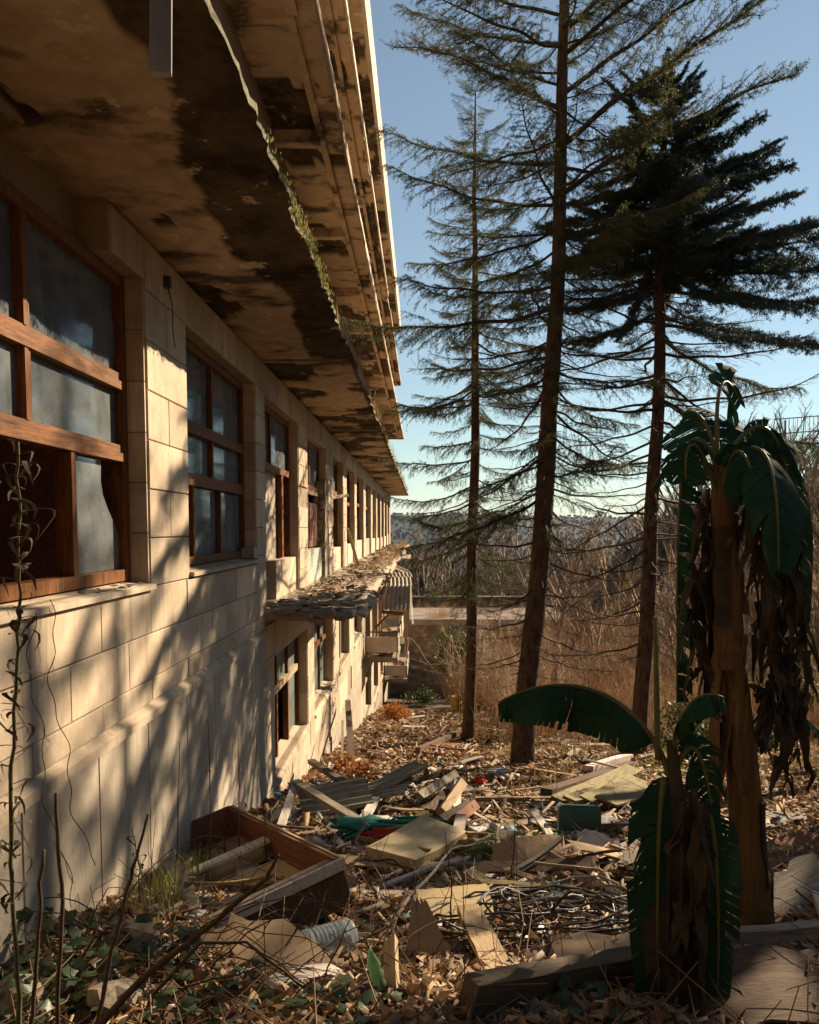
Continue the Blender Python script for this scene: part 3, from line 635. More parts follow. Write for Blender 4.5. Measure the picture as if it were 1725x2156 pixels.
# ---------------- balconies of the lower storeys
def balcony(y0, y1, zt, xo=-.76):
    b = MB(); b.b2(WX, xo, y0, y1, zt - .16, zt, jit=.01); bal = b.obj('balcony', m_conc, bld)
    b = MB(); b.b2(WX + .02, xo - .03, y0 + .02, y0 + .06, zt + .16, zt + .66); b.obj('end_panel', m_fascia, bal)
    b = MB(); b.b2(WX + .02, xo - .03, y0 + .02, y0 + .05, zt + .80, zt + .84); b.b2(xo - .06, xo - .02, y0 + .02, y1, zt + .80, zt + .84); b.obj('rail', m_metal, bal)
    yy = y0 + .02
    while yy < y1 - .2:
        b = MB(); b.b2(xo - .055, xo - .025, yy, yy + .035, zt, zt + .8); b.obj('baluster', m_metal, bal); yy += 1.2
    b = MB(); b.b2(WX + .05, WX + .09, y0 + .02, y0 + .055, zt, zt + .8); b.obj('baluster', m_metal, bal)
    yy = y0 + .1
    while yy < y1 - 1.2:
        if random.random() < .75: b = MB(); b.b2(xo - .02, xo + .015, yy, yy + 1.15, zt + .14, zt + .64); b.obj('front_panel', m_fascia, bal, rot=None)
        yy += 1.2
    for k in range(12):
        b = MB(); b.b2(0, random.uniform(.1, .5), 0, random.uniform(.2, .9), 0, .04, jit=.02); b.obj('rubbish_board', random.choice([m_lightwood, m_conc, m_frame]), bal, loc=(random.uniform(WX + .1, xo - .4), y0 + random.uniform(.1, 2), zt + random.uniform(.02, .3)), rot=(random.uniform(-.4, .4), random.uniform(-.4, .4), random.uniform(-.6, .6)))
    return bal
bal1 = balcony(26.1, 45.5, -4.15)
bal2 = balcony(39.0, 47.5, -7.25, xo=-.70)
# ---------------- lean-to on the first balcony
shed = thing('balcony_shed', 'rickety lean-to of boards and corrugated sheets on the balcony below the broken ledge', 'shed', (-1.0, 27, -4.15))
def sobj(b, n, m, par=shed): return b.obj(n, m, par, loc=(1.0, -27, 4.15))
for yy in (26.2, 27.8, 29.6, 31.4, 33.5):
    for xx in (-1.55, -.52):
        b = MB(); b.tube([(xx, yy, -4.14), (xx + random.uniform(-.04, .04), yy + random.uniform(-.1, .1), -1.85 + (.5 if xx < -1 else 0))], .035, 5); sobj(b, 'post', m_lightwood)
def corrugated(n, L_, pitch=.13, amp=.028):
    b = MB(); m_ = n * 6; vs = []
    for j in range(4):
        for i in range(m_ + 1): vs.append((L_ * j / 3, i * pitch / 6, amp * math.sin(i * math.pi / 3) - .02 * (j == 1)))
    for i in range(len(vs)): vs.append((vs[i][0], vs[i][1], vs[i][2] - .008))
    W_ = m_ + 1; o = 4 * W_; fs = []
    for j in range(3):
        for i in range(m_): a = j*W_ + i; fs += [(a, a+W_, a+W_+1, a+1), (a+o, a+1+o, a+W_+1+o, a+W_+o)]
    for i in range(m_): fs += [(i, i+1, i+1+o, i+o), (3*W_+i, 3*W_+i+o, 3*W_+i+1+o, 3*W_+i+1)]
    for j in range(3): fs += [(j*W_, j*W_+o, (j+1)*W_+o, (j+1)*W_), (j*W_+m_, (j+1)*W_+m_, (j+1)*W_+m_+o, j*W_+m_+o)]
    b.add(vs, fs); return b
for k in range(3):
    b = corrugated(7, 1.2); o_ = b.obj('corrugated_sheet', m_sheet, shed, loc=(-.34 + .03*k + 1.0, (25.35, 26.35, 27.5)[k] - 27, (-2.52, -1.86, -1.66)[k] + 4.15), rot=(0, (-.62, -.18, -.1)[k], R(90) + .05*k))
for k in range(7):
    b = MB(); b.b2(0, 1.05, 0, .12, 0, .025, jit=.008); b.obj('roof_board', m_lightwood, shed, loc=(-.45, 1.75 + k * .17, 2.92 + k * .02), rot=(random.uniform(-.05, .05), .42, random.uniform(-.08, .08)))
for k in range(16):
    b = MB(); b.b2(-.012, .012, 0, random.uniform(.09, .2), 0, random.uniform(.7, 1.9), jit=.01)
    b.obj('side_board', random.choice([m_lightwood, m_conc, m_frame, m_lightwood]), shed, loc=(.44 + random.uniform(-.04, .05), -.5 + k * .52 + random.uniform(-.1, .1), random.uniform(.3, .9)), rot=(random.uniform(-.25, .25), random.uniform(-.06, .06), random.uniform(-.1, .1)))
for k in range(5):
    b = MB(); b.b2(0, random.uniform(.3, .8), 0, .03, 0, random.uniform(.05, .15), jit=.01); b.obj('loose_board', random.choice([m_lightwood, m_frame]), shed, loc=(-.5 + .1 * k, -.75 + random.uniform(-.05, .1), .9 + .25 * k), rot=(0, random.uniform(-.9, .9), random.uniform(-.2, .2)))
b = MB(); b.b2(-.02, .02, 0, .16, 0, 1.35, jit=.01); b.obj('leaning_board', m_lightwood, shed, loc=(-.35, -1.5, 1.65), rot=(-.05, .38, 0))
b = MB(); b.b2(-.5, .3, 2.5, 2.56, 1.55, 2.6, jit=.01); b.obj('back_board', m_red, shed)
b = MB(); b.b2(-.55, .52, 4.2, 8.2, 2.95, 3.02, jit=.02); b.obj('flat_roof', m_lightwood, shed)
b = MB(); vs = []
for j in range(9):
    for i in range(5): vs.append((.60 + .03*math.sin(i*2+j*.7) + .012*j, 1.2 + i*.16 + .05*math.sin(j*.8), 2.35 - j*.19))
b.add(vs, [(j*5+i, j*5+i+1, j*5+i+6, j*5+i+5) for j in range(8) for i in range(4)]); b.obj('tarpaulin', m_cloth, shed, smooth=True)

# ---------------- small things on the facade
b = MB(); b.b2(-.032, .032, -.012, .012, -.56, 0, jit=.004); hs = b.obj('hanging_board', mat('grey_board', (.16, .16, .16), (.26, .25, .245), scale=9, stretch=(1,1,.3)), None, loc=(-.81, 2.68, 1.985), rot=(.0, .02, .1))
tag(hs, 'grey board hanging straight down from the edge of the balcony slab overhead', 'board')
# grass and moss on the slab edge
def tufts(name, spots, m, hmin, hmax, n, spread_=.05, parent=None, lean=.5):
    V = []; Fx = []
    for p in spots:
        for k in range(n):
            a = random.uniform(0, 6.28); h = random.uniform(hmin, hmax); d = Vector((math.cos(a), math.sin(a), 0)); b0 = Vector(p) + Vector((random.gauss(0, spread_), random.gauss(0, spread_), 0))
            s_ = Vector((-d.y, d.x, 0)) * random.uniform(.002, .005); l = random.uniform(0, lean) * h; o = len(V)
            V += [b0 - s_, b0 + s_, b0 + d*l*.4 + Vector((0,0,h*.6)) + s_*.7, b0 + d*l*.4 + Vector((0,0,h*.6)) - s_*.7, b0 + d*l + Vector((0,0,h))]
            Fx += [(o, o+1, o+2), (o, o+2, o+3), (o+3, o+2, o+4)]
    return link(name, npmesh(name, [tuple(v) for v in V], Fx, m), parent)
m_mossg = mat('moss_blades', (.20, .22, .05), (.38, .34, .14), scale=3, bump=0, trans=.3)
m_dry = mat('dry_grass', (.26, .16, .07), (.48, .34, .17), scale=3, bump=0, trans=.3)
m_grass = mat('fresh_grass', (.045, .10, .02), (.12, .20, .05), scale=3, bump=0, trans=.35)
_x = rng.uniform(-1.8, -.82, 2600); _y = np.exp(rng.uniform(math.log(9.9), math.log(47), 2600)); _a = rng.uniform(0, 6.28, 2600); _l = rng.uniform(.01, .07, 2600) * (.6 + _y / 30); _w = _l * rng.uniform(.15, .9, 2600)
_k = fbm(_x * 2, _y * .8, 97) > .45; _x, _y, _a, _l, _w = [q[_k] for q in (_x, _y, _a, _l, _w)]; _P = np.stack([_x, _y, np.full(len(_x), -.93) + rng.uniform(0, .03, len(_x))], 1); _u = np.stack([np.cos(_a), np.sin(_a), rng.normal(0, .3, len(_x))], 1) * _l[:, None]; _v = np.stack([-np.sin(_a), np.cos(_a), rng.normal(0, .3, len(_x))], 1) * _w[:, None]
tag(link('ledge_rubble', npmesh('ledge_rubble', np.stack([_P - _u - _v, _P + _u - _v * .6, _P + _u * .8 + _v, _P - _u + _v * .7], 1).reshape(-1, 3), np.arange(len(_x) * 4).reshape(-1, 4), mat('ledge_rubble_tone', (.16, .10, .06), (.42, .33, .23), scale=2.5, bump=0)), bld), kind='stuff')
tag(tufts('edge_moss', [(-.79, random.triangular(4.2, 7.8, 6), 1.985 + random.uniform(-.03, .03)) for _ in range(150)], m_mossg, .008, .035, 7, .018), kind='stuff')
tag(tufts('edge_grass', [(-.80, random.uniform(8, 46), 2.02) for _ in range(90)], m_dry, .08, .3, 6, .03), kind='stuff')
tag(tufts('ledge_grass', [(random.uniform(-1.2, -.8), random.uniform(17, 48), -.94) for _ in range(140)], m_dry, .06, .28, 7, .05), kind='stuff')
# ------------------------------------------------------------------ conifers
m_bark = mat('scaly_bark', (0.050, 0.031, 0.022), (0.14, 0.088, 0.060), scale=16, stretch=(1, 1, .35), rough=.95, bump=1.0, bscale=22, c3=(.022, .015, .011), s3=9, dist=.04)
m_twig = mat('twig_bark', (0.045, 0.030, 0.020), (0.095, 0.065, 0.042), scale=12, bump=.3)
m_need = mat('cedar_needles', (0.045, 0.062, 0.020), (0.12, 0.13, 0.045), scale=1.2, bump=0, rough=.6, trans=.42, rnd=.2)
m_fir = mat('fir_needles', (0.028, 0.060, 0.055), (0.066, 0.112, 0.098), scale=1.5, bump=0, rough=.55, trans=.15, rnd=.2)
def segs_to_prisms(A, B, ra, rb):
    A = np.asarray(A, float); B = np.asarray(B, float); n = len(A)
    t = B - A; t /= np.maximum(np.linalg.norm(t, axis=1, keepdims=True), 1e-9)
    ref = np.where(np.abs(t[:, 2:3]) > .9, np.array([[1., 0, 0]]), np.array([[0, 0, 1.]]))
    u = np.cross(t, ref); u /= np.linalg.norm(u, axis=1, keepdims=True); v = np.cross(t, u)
    V = np.zeros((n, 6, 3)); ra = np.asarray(ra)[:, None]; rb = np.asarray(rb)[:, None]
    for k in range(3):
        d = u * math.cos(2.094*k) + v * math.sin(2.094*k); V[:, k] = A + d*ra; V[:, 3+k] = B + d*rb
    o = (np.arange(n) * 6)[:, None, None]
    Fq = np.array([[0,1,4,3],[1,2,5,4],[2,0,3,5]])[None] + o
    return V.reshape(-1, 3), Fq.reshape(-1, 4)
def needles(A, B, dens, ln, wd, r, fwd=.6):
    A = np.asarray(A, float); B = np.asarray(B, float); L_ = np.linalg.norm(B - A, axis=1)
    c = r.poisson(L_ * dens); i = np.repeat(np.arange(len(A)), c); n = len(i)
    P = A[i] + (B[i] - A[i]) * r.random((n, 1)); t = (B[i] - A[i]) / np.maximum(L_[i][:, None], 1e-9)
    q = r.normal(size=(n, 3)); q -= (q * t).sum(1, keepdims=True) * t; q /= np.linalg.norm(q, axis=1, keepdims=True)
    d = q + t * fwd; d /= np.linalg.norm(d, axis=1, keepdims=True)
    s_ = np.cross(d, r.normal(size=(n, 3))); s_ /= np.linalg.norm(s_, axis=1, keepdims=True)
    l = ln * r.uniform(.6, 1.2, (n, 1))
    V = np.stack([P, P + d*l*.5 + s_*wd*.5, P + d*l, P + d*l*.5 - s_*wd*.5], 1).reshape(-1, 3)
    return V, np.arange(n * 4).reshape(-1, 4)
def branch_mesh(kind, seed):
    """a limb 3 m long along +X: axis, side twigs, twiglets and needles"""
    r = np.random.default_rng(seed); L_ = 3.0
    ns = 26; s = np.linspace(0, 1, ns); ph = r.uniform(0, 6, 4)
    sag = {'cedar': .30, 'fir': .12, 'dead': .22, 'up': -.12, 'firx': .12}[kind] * r.uniform(.6, 1.3)
    ax = np.stack([s * L_, .10 * np.sin(s*3 + ph[0]) * s * 2 + .025*np.sin(s*17+ph[2]), -sag*L_*(s*(1.15 - s))*1.3 + .05*np.sin(s*6+ph[1])*s + .015*np.sin(s*21+ph[3])], 1)
    r0 = .034 if kind[:3] != 'fir' else .028; rad = r0 * (1 - s) ** .8 + .0035
    A = [ax[:-1]]; B = [ax[1:]]; RA = [rad[:-1]]; RB = [rad[1:]]; NA = [ax[ns//3:-1]]; NB = [ax[ns//3+1:]]
    step = {'cedar': .046, 'fir': .030, 'dead': .065, 'up': .045, 'firx': .028}[kind]; x = .12 if kind in ('cedar', 'up') else .1; side = 1
    if kind == 'dead': x = .4
    def poly(p, d, l, n, bend, wig):
        pts = [p]; d = d / np.linalg.norm(d)
        for k in range(n):
            d = d + bend / n + r.normal(size=3) * wig; d = d / np.linalg.norm(d); pts.append(pts[-1] + d * l / n)
        return np.array(pts)
    while x < .985:
        i = min(int(x * (ns - 1)), ns - 2); f = x * (ns - 1) - i; p = ax[i] * (1 - f) + ax[i+1] * f
        t = ax[i+1] - ax[i]; t /= np.linalg.norm(t); lat = np.array([0, side, 0.]); side = -side
        l = (.20 + .95 * (1 - x) * min(1, x * 3 + .15)) * r.uniform(.5, 1.15) * (.85 if kind == 'dead' else 1)
        if kind[:3] == 'fir': l *= .8
        d = t * r.uniform(.45, .9) + lat * r.uniform(.7, 1) + np.array([0, 0, r.uniform(-.35, .25)])
        bend = np.array([.25, 0, -.55 if kind == 'cedar' else (.25 if kind == 'up' else -.15)])
        tw = poly(p, d, l, 5, bend, .07 if kind != 'dead' else .13)
        A.append(tw[:-1]); B.append(tw[1:]); rr = np.linspace(.0065, .002, 6) * (.8 if kind == 'dead' else 1); RA.append(rr[:-1]); RB.append(rr[1:]); NA.append(tw[:-1]); NB.append(tw[1:])
        n2 = int(l / (.085 if kind != 'dead' else .12))
        for k in range(n2):
            u = r.uniform(.15, 1); j = min(int(u * 5), 4); q = tw[j] + (tw[j+1] - tw[j]) * (u * 5 - j)
            td = tw[j+1] - tw[j]; td = td / np.linalg.norm(td); sd_ = np.cross(td, [0, 0, 1.]) * (1 if k % 2 else -1)
            d2 = td * .7 + sd_ * .8 + np.array([0, 0, r.uniform(-.6, .15) if kind == 'cedar' else r.uniform(-.2, .35)])
            t2 = poly(q, d2, r.uniform(.07, .24) * (1.3 if kind == 'dead' else 1), 2, np.array([0, 0, -.5 if kind == 'cedar' else 0]), .1)
            A.append(t2[:-1]); B.append(t2[1:]); RA.append(np.array([.0028, .002])); RB.append(np.array([.002, .0012])); NA.append(t2[:-1]); NB.append(t2[1:])
        x += step / L_ * r.uniform(.6, 1.5) * (.75 + .6 * (1 - x))
    V1, F1 = segs_to_prisms(np.concatenate(A), np.concatenate(B), np.concatenate(RA), np.concatenate(RB))
    dens, ln, wd = {'cedar': (150, .040, .0062), 'up': (125, .040, .0060), 'fir': (210, .050, .0088), 'dead': (8, .03, .006), 'firx': (330, .054, .0108)}[kind]
    V2, F2 = needles(np.concatenate(NA), np.concatenate(NB), dens, ln, wd, r)
    mi = np.concatenate([np.zeros(len(F1)), np.ones(len(F2))])
    return npmesh('branch', np.concatenate([V1, V2]), np.concatenate([F1, F2 + len(V1)]), [m_twig, m_fir if kind[:3] == 'fir' else m_need], mi=mi)
BR = {'cedar': [branch_mesh('cedar', 10 + k) for k in range(5)], 'up': [branch_mesh('up', 30 + k) for k in range(3)],
      'fir': [branch_mesh('fir', 50 + k) for k in range(4)], 'dead': [branch_mesh('dead', 70 + k) for k in range(5)], 'firx': [branch_mesh('firx', 90 + k) for k in range(4)]}
def trunk_mesh(path, n=14, seed=0, flare=.35):
    """path: (point, radius) from root to tip"""
    P = np.array([p for p, _ in path], float); Rr = np.array([r for _, r in path]); L_ = np.concatenate([[0], np.cumsum(np.linalg.norm(np.diff(P, axis=0), axis=1))])
    ss = np.arange(0, L_[-1], .16); pts = np.stack([np.interp(ss, L_, P[:, k]) for k in range(3)], 1); rad = np.interp(ss, L_, Rr)
    pts[:, 0] += .02*np.sin(ss*1.3 + seed); pts[:, 1] += .02*np.sin(ss*1.1 + seed*2)
    an = np.linspace(0, 2*math.pi, n, endpoint=False); A_, S_ = np.meshgrid(an, ss)
    rr = rad[:, None] * (1 + .10*(fbm(A_*1.3 + seed, S_*1.5, seed) - .5) + .09*(fbm(A_*5 + seed, S_*5, seed+3, 3) - .5) + flare * np.exp(-S_*3.2) * (1 + .6*np.sin(A_*5 + seed)))
    V = np.stack([pts[:, None, 0] + rr*np.cos(A_), pts[:, None, 1] + rr*np.sin(A_), np.repeat(pts[:, 2:3], n, 1)], -1)
    m_ = len(ss); i0 = np.arange(m_*n).reshape(m_, n); Fq = np.stack([i0[:-1], np.roll(i0[:-1], -1, 1), np.roll(i0[1:], -1, 1), i0[1:]], -1).reshape(-1, 4)
    return npmesh('trunk', V.reshape(-1, 3), Fq, m_bark, smooth=True)
def conifer(label, base, path, specs, seed, extra=(), name='conifer_tree', group=None):
    """path: (x, y, z, radius) points of the trunk; specs: (z0, z1, count, len0, len1, elev0, elev1, kind)"""
    rd = random.Random(seed); base = Vector(base); t = thing(name, label, 'tree', base, group=group)
    P = [(Vector(p[:3]) - base, p[3]) for p in path]; link('trunk', trunk_mesh(P, seed=seed), t)
    zs = [p[0].z for p in P]
    def on(z): return Vector([float(np.interp(z, zs, [p[0][k] for p in P])) for k in range(3)])
    az = rd.uniform(0, 6)
    for z0, z1, n, l0, l1, e0, e1, kind in specs:
        for k in range(n):
            u = (k + rd.uniform(-.4, .4)) / max(1, n - 1); u = min(1, max(0, u)); z = z0 + (z1 - z0) * u - base.z; az += 2.399 + rd.uniform(-.5, .5)
            L_ = (l0 + (l1 - l0) * u) * rd.choice((1, 1, 1, .6)) * rd.uniform(.6, 1.2); e = e0 + (e1 - e0) * u + rd.gauss(0, 13 if kind[:3] == 'fir' else 10)
            o = link('branch', rd.choice(BR[kind]), t, on(z)); o.rotation_euler = Euler((rd.uniform(-.7, .7), -R(e), az)); sc_ = L_ / 3; o.scale = (sc_, sc_ * rd.uniform(.8, 1.1), sc_)
    for z, azd, L_, e, kind in extra:
        o = link('branch', rd.choice(BR[kind]), t, on(z - base.z)); o.rotation_euler = Euler((rd.uniform(-.2, .2), -R(e), R(azd))); o.scale = (L_/3,)*3
    return t
def tp(pts, Y):       # trunk points: (u, v, r) -> world
    return [(*at(u, v, Y), r) for u, v, r in pts]
def extend(path, top, r):
    x, y, z, _ = path[-1]; return path + [(x + .05, y, z + top * .6, r * .6), (x + .05, y, z + top, .012)]
YM, YL, YR = 14.2, 19.4, 15.6
pm = extend(tp([(1098, 1640, .20), (1112, 1450, .185), (1125, 1300, .175), (1155, 950, .155), (1170, 650, .125), (1184, 300, .10), (1187, 0, .085)], YM), 5.0, .08)
conifer('tall middle conifer with the thickest trunk, long bare lower limbs and wide airy boughs', pm[0][:3], pm,
    [(-2.6, 3.2, 76, 1.3, 2.5, -12, -4, 'dead'), (.2, 4.5, 32, 1.6, 2.5, -16, 4, 'cedar'), (4.0, 9.7, 52, 2.4, 2.8, -2, 24, 'cedar'), (9.5, 13.5, 26, 2.6, .6, 14, 40, 'up')], 3,
    extra=[(6.9, 172, 3.2, 24, 'up'), (6.1, 178, 3.1, 12, 'cedar'), (5.4, 184, 3.0, 14, 'cedar'), (3.7, 178, 3.7, 3, 'cedar'), (.55, 190, 2.7, -16, 'cedar'), (8.0, 168, 3.0, 22, 'cedar'),
           (7.2, 8, 4.3, 32, 'up'), (6.4, -12, 4.6, 26, 'up'), (5.6, 5, 4.4, 24, 'up'), (8.2, 14, 4.0, 34, 'up'), (7.8, -6, 4.2, 30, 'up'), (6.0, 20, 3.0, 22, 'cedar'), (4.9, 12, 2.6, 10, 'cedar'),
           (9.0, 175, 2.6, 15, 'cedar'), (5.0, 170, 2.6, -4, 'cedar')])
pl = extend(tp([(987, 1575, .145), (992, 1350, .13), (997, 1100, .12), (1003, 700, .085), (997, 420, .05)], YL), 2.4, .045)
conifer('slender left conifer closest to the building, its straight trunk rising from the littered path', pl[0][:3], pl,
    [(-3.2, 1.0, 38, .9, 1.6, -20, -10, 'dead'), (-1.4, 3.5, 34, 1.5, 2.2, -18, -2, 'cedar'), (3.0, 10.6, 100, 2.3, .45, -4, 30, 'cedar')], 11,
    extra=[(1.6, 182, 2.2, 2, 'cedar'), (2.9, 176, 1.9, 6, 'cedar'), (.6, 180, 1.9, -6, 'cedar'), (-.3, 185, 1.7, -14, 'cedar')])
pr = extend(tp([(1345, 1612, .165), (1352, 1450, .15), (1364, 1250, .145), (1385, 900, .12), (1391, 450, .08), (1398, 300, .06)], YR), .85, .05)
conifer('right conifer with a dense dark blue-green crown above many dead lower limbs', pr[0][:3], pr,
    [(-2.4, 4.6, 88, 1.7, 2.8, -10, 2, 'dead'), (2.4, 4.6, 10, 1.8, 2.2, -14, -2, 'cedar'), (5.2, 8.35, 112, 2.5, .55, -8, 28, 'firx'), (4.6, 5.6, 20, 2.2, 2.4, -10, -4, 'fir')], 23,
    extra=[(4.4, -8, 4.0, -4, 'fir'), (4.8, 4, 3.9, 2, 'fir'), (5.0, -14, 3.6, 4, 'fir'), (3.8, -20, 3.8, -10, 'fir'), (4.0, 190, 2.6, -16, 'fir'), (4.5, 200, 2.5, -14, 'fir'), (4.9, 15, 3.3, 8, 'fir'), (2.4, 8, 4.4, -8, 'cedar'), (4.2, 30, 3.0, -6, 'fir'), (3.6, 22, 3.4, -10, 'cedar'), (4.7, 175, 1.9, -8, 'fir'), (5.2, 10, 3.2, 12, 'fir')])
zb = gz1(11.6, 17.6)
conifer('tall conifer at the right edge whose bough tips reach into view', (11.6, 17.6, zb), [(11.6, 17.6, zb, .24), (11.7, 17.6, zb + 10, .16), (11.7, 17.6, 12.5, .03)], [(6.0, 12, 40, 2.6, 1.0, -8, 25, 'cedar'), (5.6, 10, 26, 2.4, 1.6, -8, 15, 'dead')], 31)
zb = gz1(9.9, 16.9)
conifer('slim conifer outside the right edge that dapples the near wall', (9.9, 16.9, zb), [(9.9, 16.9, zb, .17), (9.9, 16.9, zb + 8, .10), (9.9, 16.9, 9.6, .03)], [(4.4, 9.4, 40, 2.0, .8, -12, 22, 'cedar')], 41)
zb = gz1(6.5, 8.7)
conifer('unseen dense conifer added right of the view to shade the banana plants', (6.5, 8.7, zb), [(6.5, 8.7, zb, .2), (6.5, 8.7, zb + 4, .12), (6.5, 8.7, 5.2, .03)], [(-2.4, 5.0, 120, 2.0, .7, -8, 22, 'fir')], 37)  # unseen tree, added and shaped to keep sun off the banana plants
def zl(base, x, y, s, y0, y1, s0, s1):
    u = 888 + 1725 * x / y; q = (y - y0) / (y1 - y0)
    pl_ = next(n_ for lim, n_ in ((860, 'hidden behind the building end'), (965, 'left of the slender trunk'), (1030, 'right beside the slender trunk'), (1090, 'left of the thick trunk'), (1190, 'right beside the thick trunk'), (1300, 'right of the thick trunk'), (1400, 'around the dark-crowned conifer'), (1520, 'left of the banana trunk'), (9e9, 'right of the banana trunk')) if u < lim)
    return '%s %s, %s, %s' % ('low' if s < s0 else ('tall' if s > s1 else 'middling'), base, pl_, 'front row' if q < .33 else ('middle rows' if q < .66 else 'back rows'))
# ------------------------------------------------------------------ wood beyond
m_bare = mat('bare_twigs', (0.17, 0.13, 0.10), (0.32, 0.25, 0.20), scale=3, bump=0, rnd=.3)
m_bare2 = mat('pale_twigs', (0.36, 0.26, 0.17), (0.54, 0.42, 0.29), scale=3, bump=0, rnd=.25)
def bare_mesh(seed, H=7.0, levels=4, spread_=.55, n0=11, mat_=m_bare, name='bare_tree', thin=1.0):
    r = np.random.default_rng(seed); A, B, RA, RB = [], [], [], []
    def grow(p, d, l, rad, lev):
        n = 4 if lev == 0 else 3; pts = [p]
        for k in range(n):
            d = d + r.normal(size=3) * .10 + np.array([0, 0, .05]); d = d / np.linalg.norm(d); pts.append(pts[-1] + d*l/n)
        rs = np.linspace(rad, rad * (.35 if lev == 0 else .4), n + 1)
        for k in range(n): A.append(pts[k]); B.append(pts[k+1]); RA.append(rs[k]); RB.append(rs[k+1])
        if lev >= levels - 1: return
        m_ = n0 if lev == 0 else (6 if lev == 1 else 4)
        for k in range(m_):
            u = r.uniform(.25 if lev == 0 else .15, 1); j = min(int(u*n), n-1); q = pts[j] + (pts[j+1]-pts[j])*(u*n-j)
            a = r.uniform(0, 6.283); e = np.array([math.cos(a), math.sin(a), 0]); dd = d * r.uniform(.6, 1.1) + e * spread_ * r.uniform(.6, 1.5) + np.array([0, 0, r.uniform(-.1, .2)])
            grow(q, dd / np.linalg.norm(dd), l * r.uniform(.32, .55) * (1.15 - u*.5), max(rad * .36, .006*thin), lev + 1)
    grow(np.zeros(3), np.array([0, 0, 1.]), H, .02 * H * thin + .01, 0)
    V, Fq = segs_to_prisms(A, B, RA, RB); return npmesh(name, V, Fq, mat_)
def shrub_mesh(seed, H, n, mat_, name, lean=.45, levels=3, thin=1):
    r = np.random.default_rng(seed); A, B, RA, RB = [], [], [], []
    def grow(p, d, l, rad, lev):
        n_ = 4; pts = [p]
        for k in range(n_): d = d + r.normal(size=3)*.12; d = d/np.linalg.norm(d); pts.append(pts[-1]+d*l/n_)
        rs = np.linspace(rad, rad*.4, n_+1)
        for k in range(n_): A.append(pts[k]); B.append(pts[k+1]); RA.append(rs[k]); RB.append(rs[k+1])
        if lev < levels - 1:
            for k in range(5):
                u = r.uniform(.3, 1); j = min(int(u*n_), n_-1); q = pts[j]+(pts[j+1]-pts[j])*(u*n_-j); dd = d + r.normal(size=3)*.6; dd[2] += .2
                grow(q, dd/np.linalg.norm(dd), l*r.uniform(.25, .5), rad*.5, lev+1)
    for k in range(n):
        a = r.uniform(0, 6.283); d = np.array([math.cos(a)*lean*r.random(), math.sin(a)*lean*r.random(), 1.]); grow(np.array([r.normal()*.12, r.normal()*.12, -.05]), d/np.linalg.norm(d), H*r.uniform(.5, 1), .009*thin*(.5+H*.3), 0)
    V, Fq = segs_to_prisms(A, B, RA, RB); return npmesh(name, V, Fq, mat_)
def leafball(seed, n, rx, rz, ls, mat_, name='crown', hollow=.45, lump=5):
    r = np.random.default_rng(seed); c = r.normal(size=(lump, 3)); c /= np.linalg.norm(c, axis=1, keepdims=True); c *= r.uniform(.25, .8, (lump, 1)); c[:, 2] = np.abs(c[:, 2]) * 1.0
    k = r.integers(0, lump, n); d = r.normal(size=(n, 3)); d /= np.linalg.norm(d, axis=1, keepdims=True)
    P = c[k] + d * (r.random((n, 1)) ** .5) * r.uniform(.3, .55, (lump, 1))[k]; P = P * [rx, rx, rz]
    t = r.normal(size=(n, 3)); t[:, 2] -= .3; t /= np.linalg.norm(t, axis=1, keepdims=True); s_ = np.cross(t, r.normal(size=(n, 3))); s_ /= np.linalg.norm(s_, axis=1, keepdims=True)
    l = ls * r.uniform(.6, 1.3, (n, 1)); V = np.stack([P, P + t*l*.5 + s_*l*.28, P + t*l, P + t*l*.5 - s_*l*.28], 1).reshape(-1, 3)
    return npmesh(name, V, np.arange(n*4).reshape(-1, 4), mat_)
bare = [bare_mesh(100 + k) for k in range(5)]; bare_p = [bare_mesh(120 + k, mat_=m_bare2, levels=4) for k in range(2)]
gb = 'bare trees in the wood beyond the flat-roofed annex'
for k in range(210):
    y = random.uniform(60, 130) if k < 110 else random.uniform(59, 76); x = random.uniform(-14, 62) * y / 90
    me = random.choice(bare + bare_p[:1]); o = link('bare_tree', me, None, (x, y, gz1(x, y) - .3), (0, 0, random.uniform(0, 6)), (s_ := random.uniform(.8, 1.6)))
    tag(o, zl('leafless tree of the wood', x, y, s_, 60, 130, 1.05, 1.35), 'tree', gb)
for k in range(54):                                                # nearer thin bare trees on the right of the slope
    y = random.uniform(24, 45); x = random.uniform(3.5, .5 * y); me = random.choice(bare_p + bare)
    o = link('bare_tree', me, None, (x, y, gz1(x, y) - .2), (0, 0, random.uniform(0, 6)), (s_ := random.uniform(.35, .85), s_, s_ * 1.1))
    tag(o, zl('thin leafless tree in the dry brush', x, y, s_, 24, 45, .55, .72), 'tree', 'thin bare trees in the dry brush')
# conifers of the wood
m_ever = mat('evergreen_mass', (0.022, 0.040, 0.018), (0.055, 0.078, 0.036), scale=2, bump=0, trans=.15, rnd=.25)
def spruce_mesh(seed, H=8.0, n=2600, wid=.26):
    r = np.random.default_rng(seed); z = H * (1 - r.random(n) ** .55); rr = (H - z) * wid * (.35 + .65 * r.random(n)) * (1 + .25*np.sin(z*5.5)); a = r.uniform(0, 6.283, n)
    P = np.stack([rr*np.cos(a), rr*np.sin(a), z + .06*H], 1); d = np.stack([np.cos(a), np.sin(a), -.25 + .3*r.random(n)], 1); l = r.uniform(.25, .6, (n, 1)); s_ = np.stack([-np.sin(a), np.cos(a), np.zeros(n)], 1) * .09
    V = np.stack([P - d*l*.3, P + d*l*.3 + s_, P + d*l*.7, P + d*l*.3 - s_], 1).reshape(-1, 3); return npmesh('crown', V, np.arange(n*4).reshape(-1, 4), m_ever)
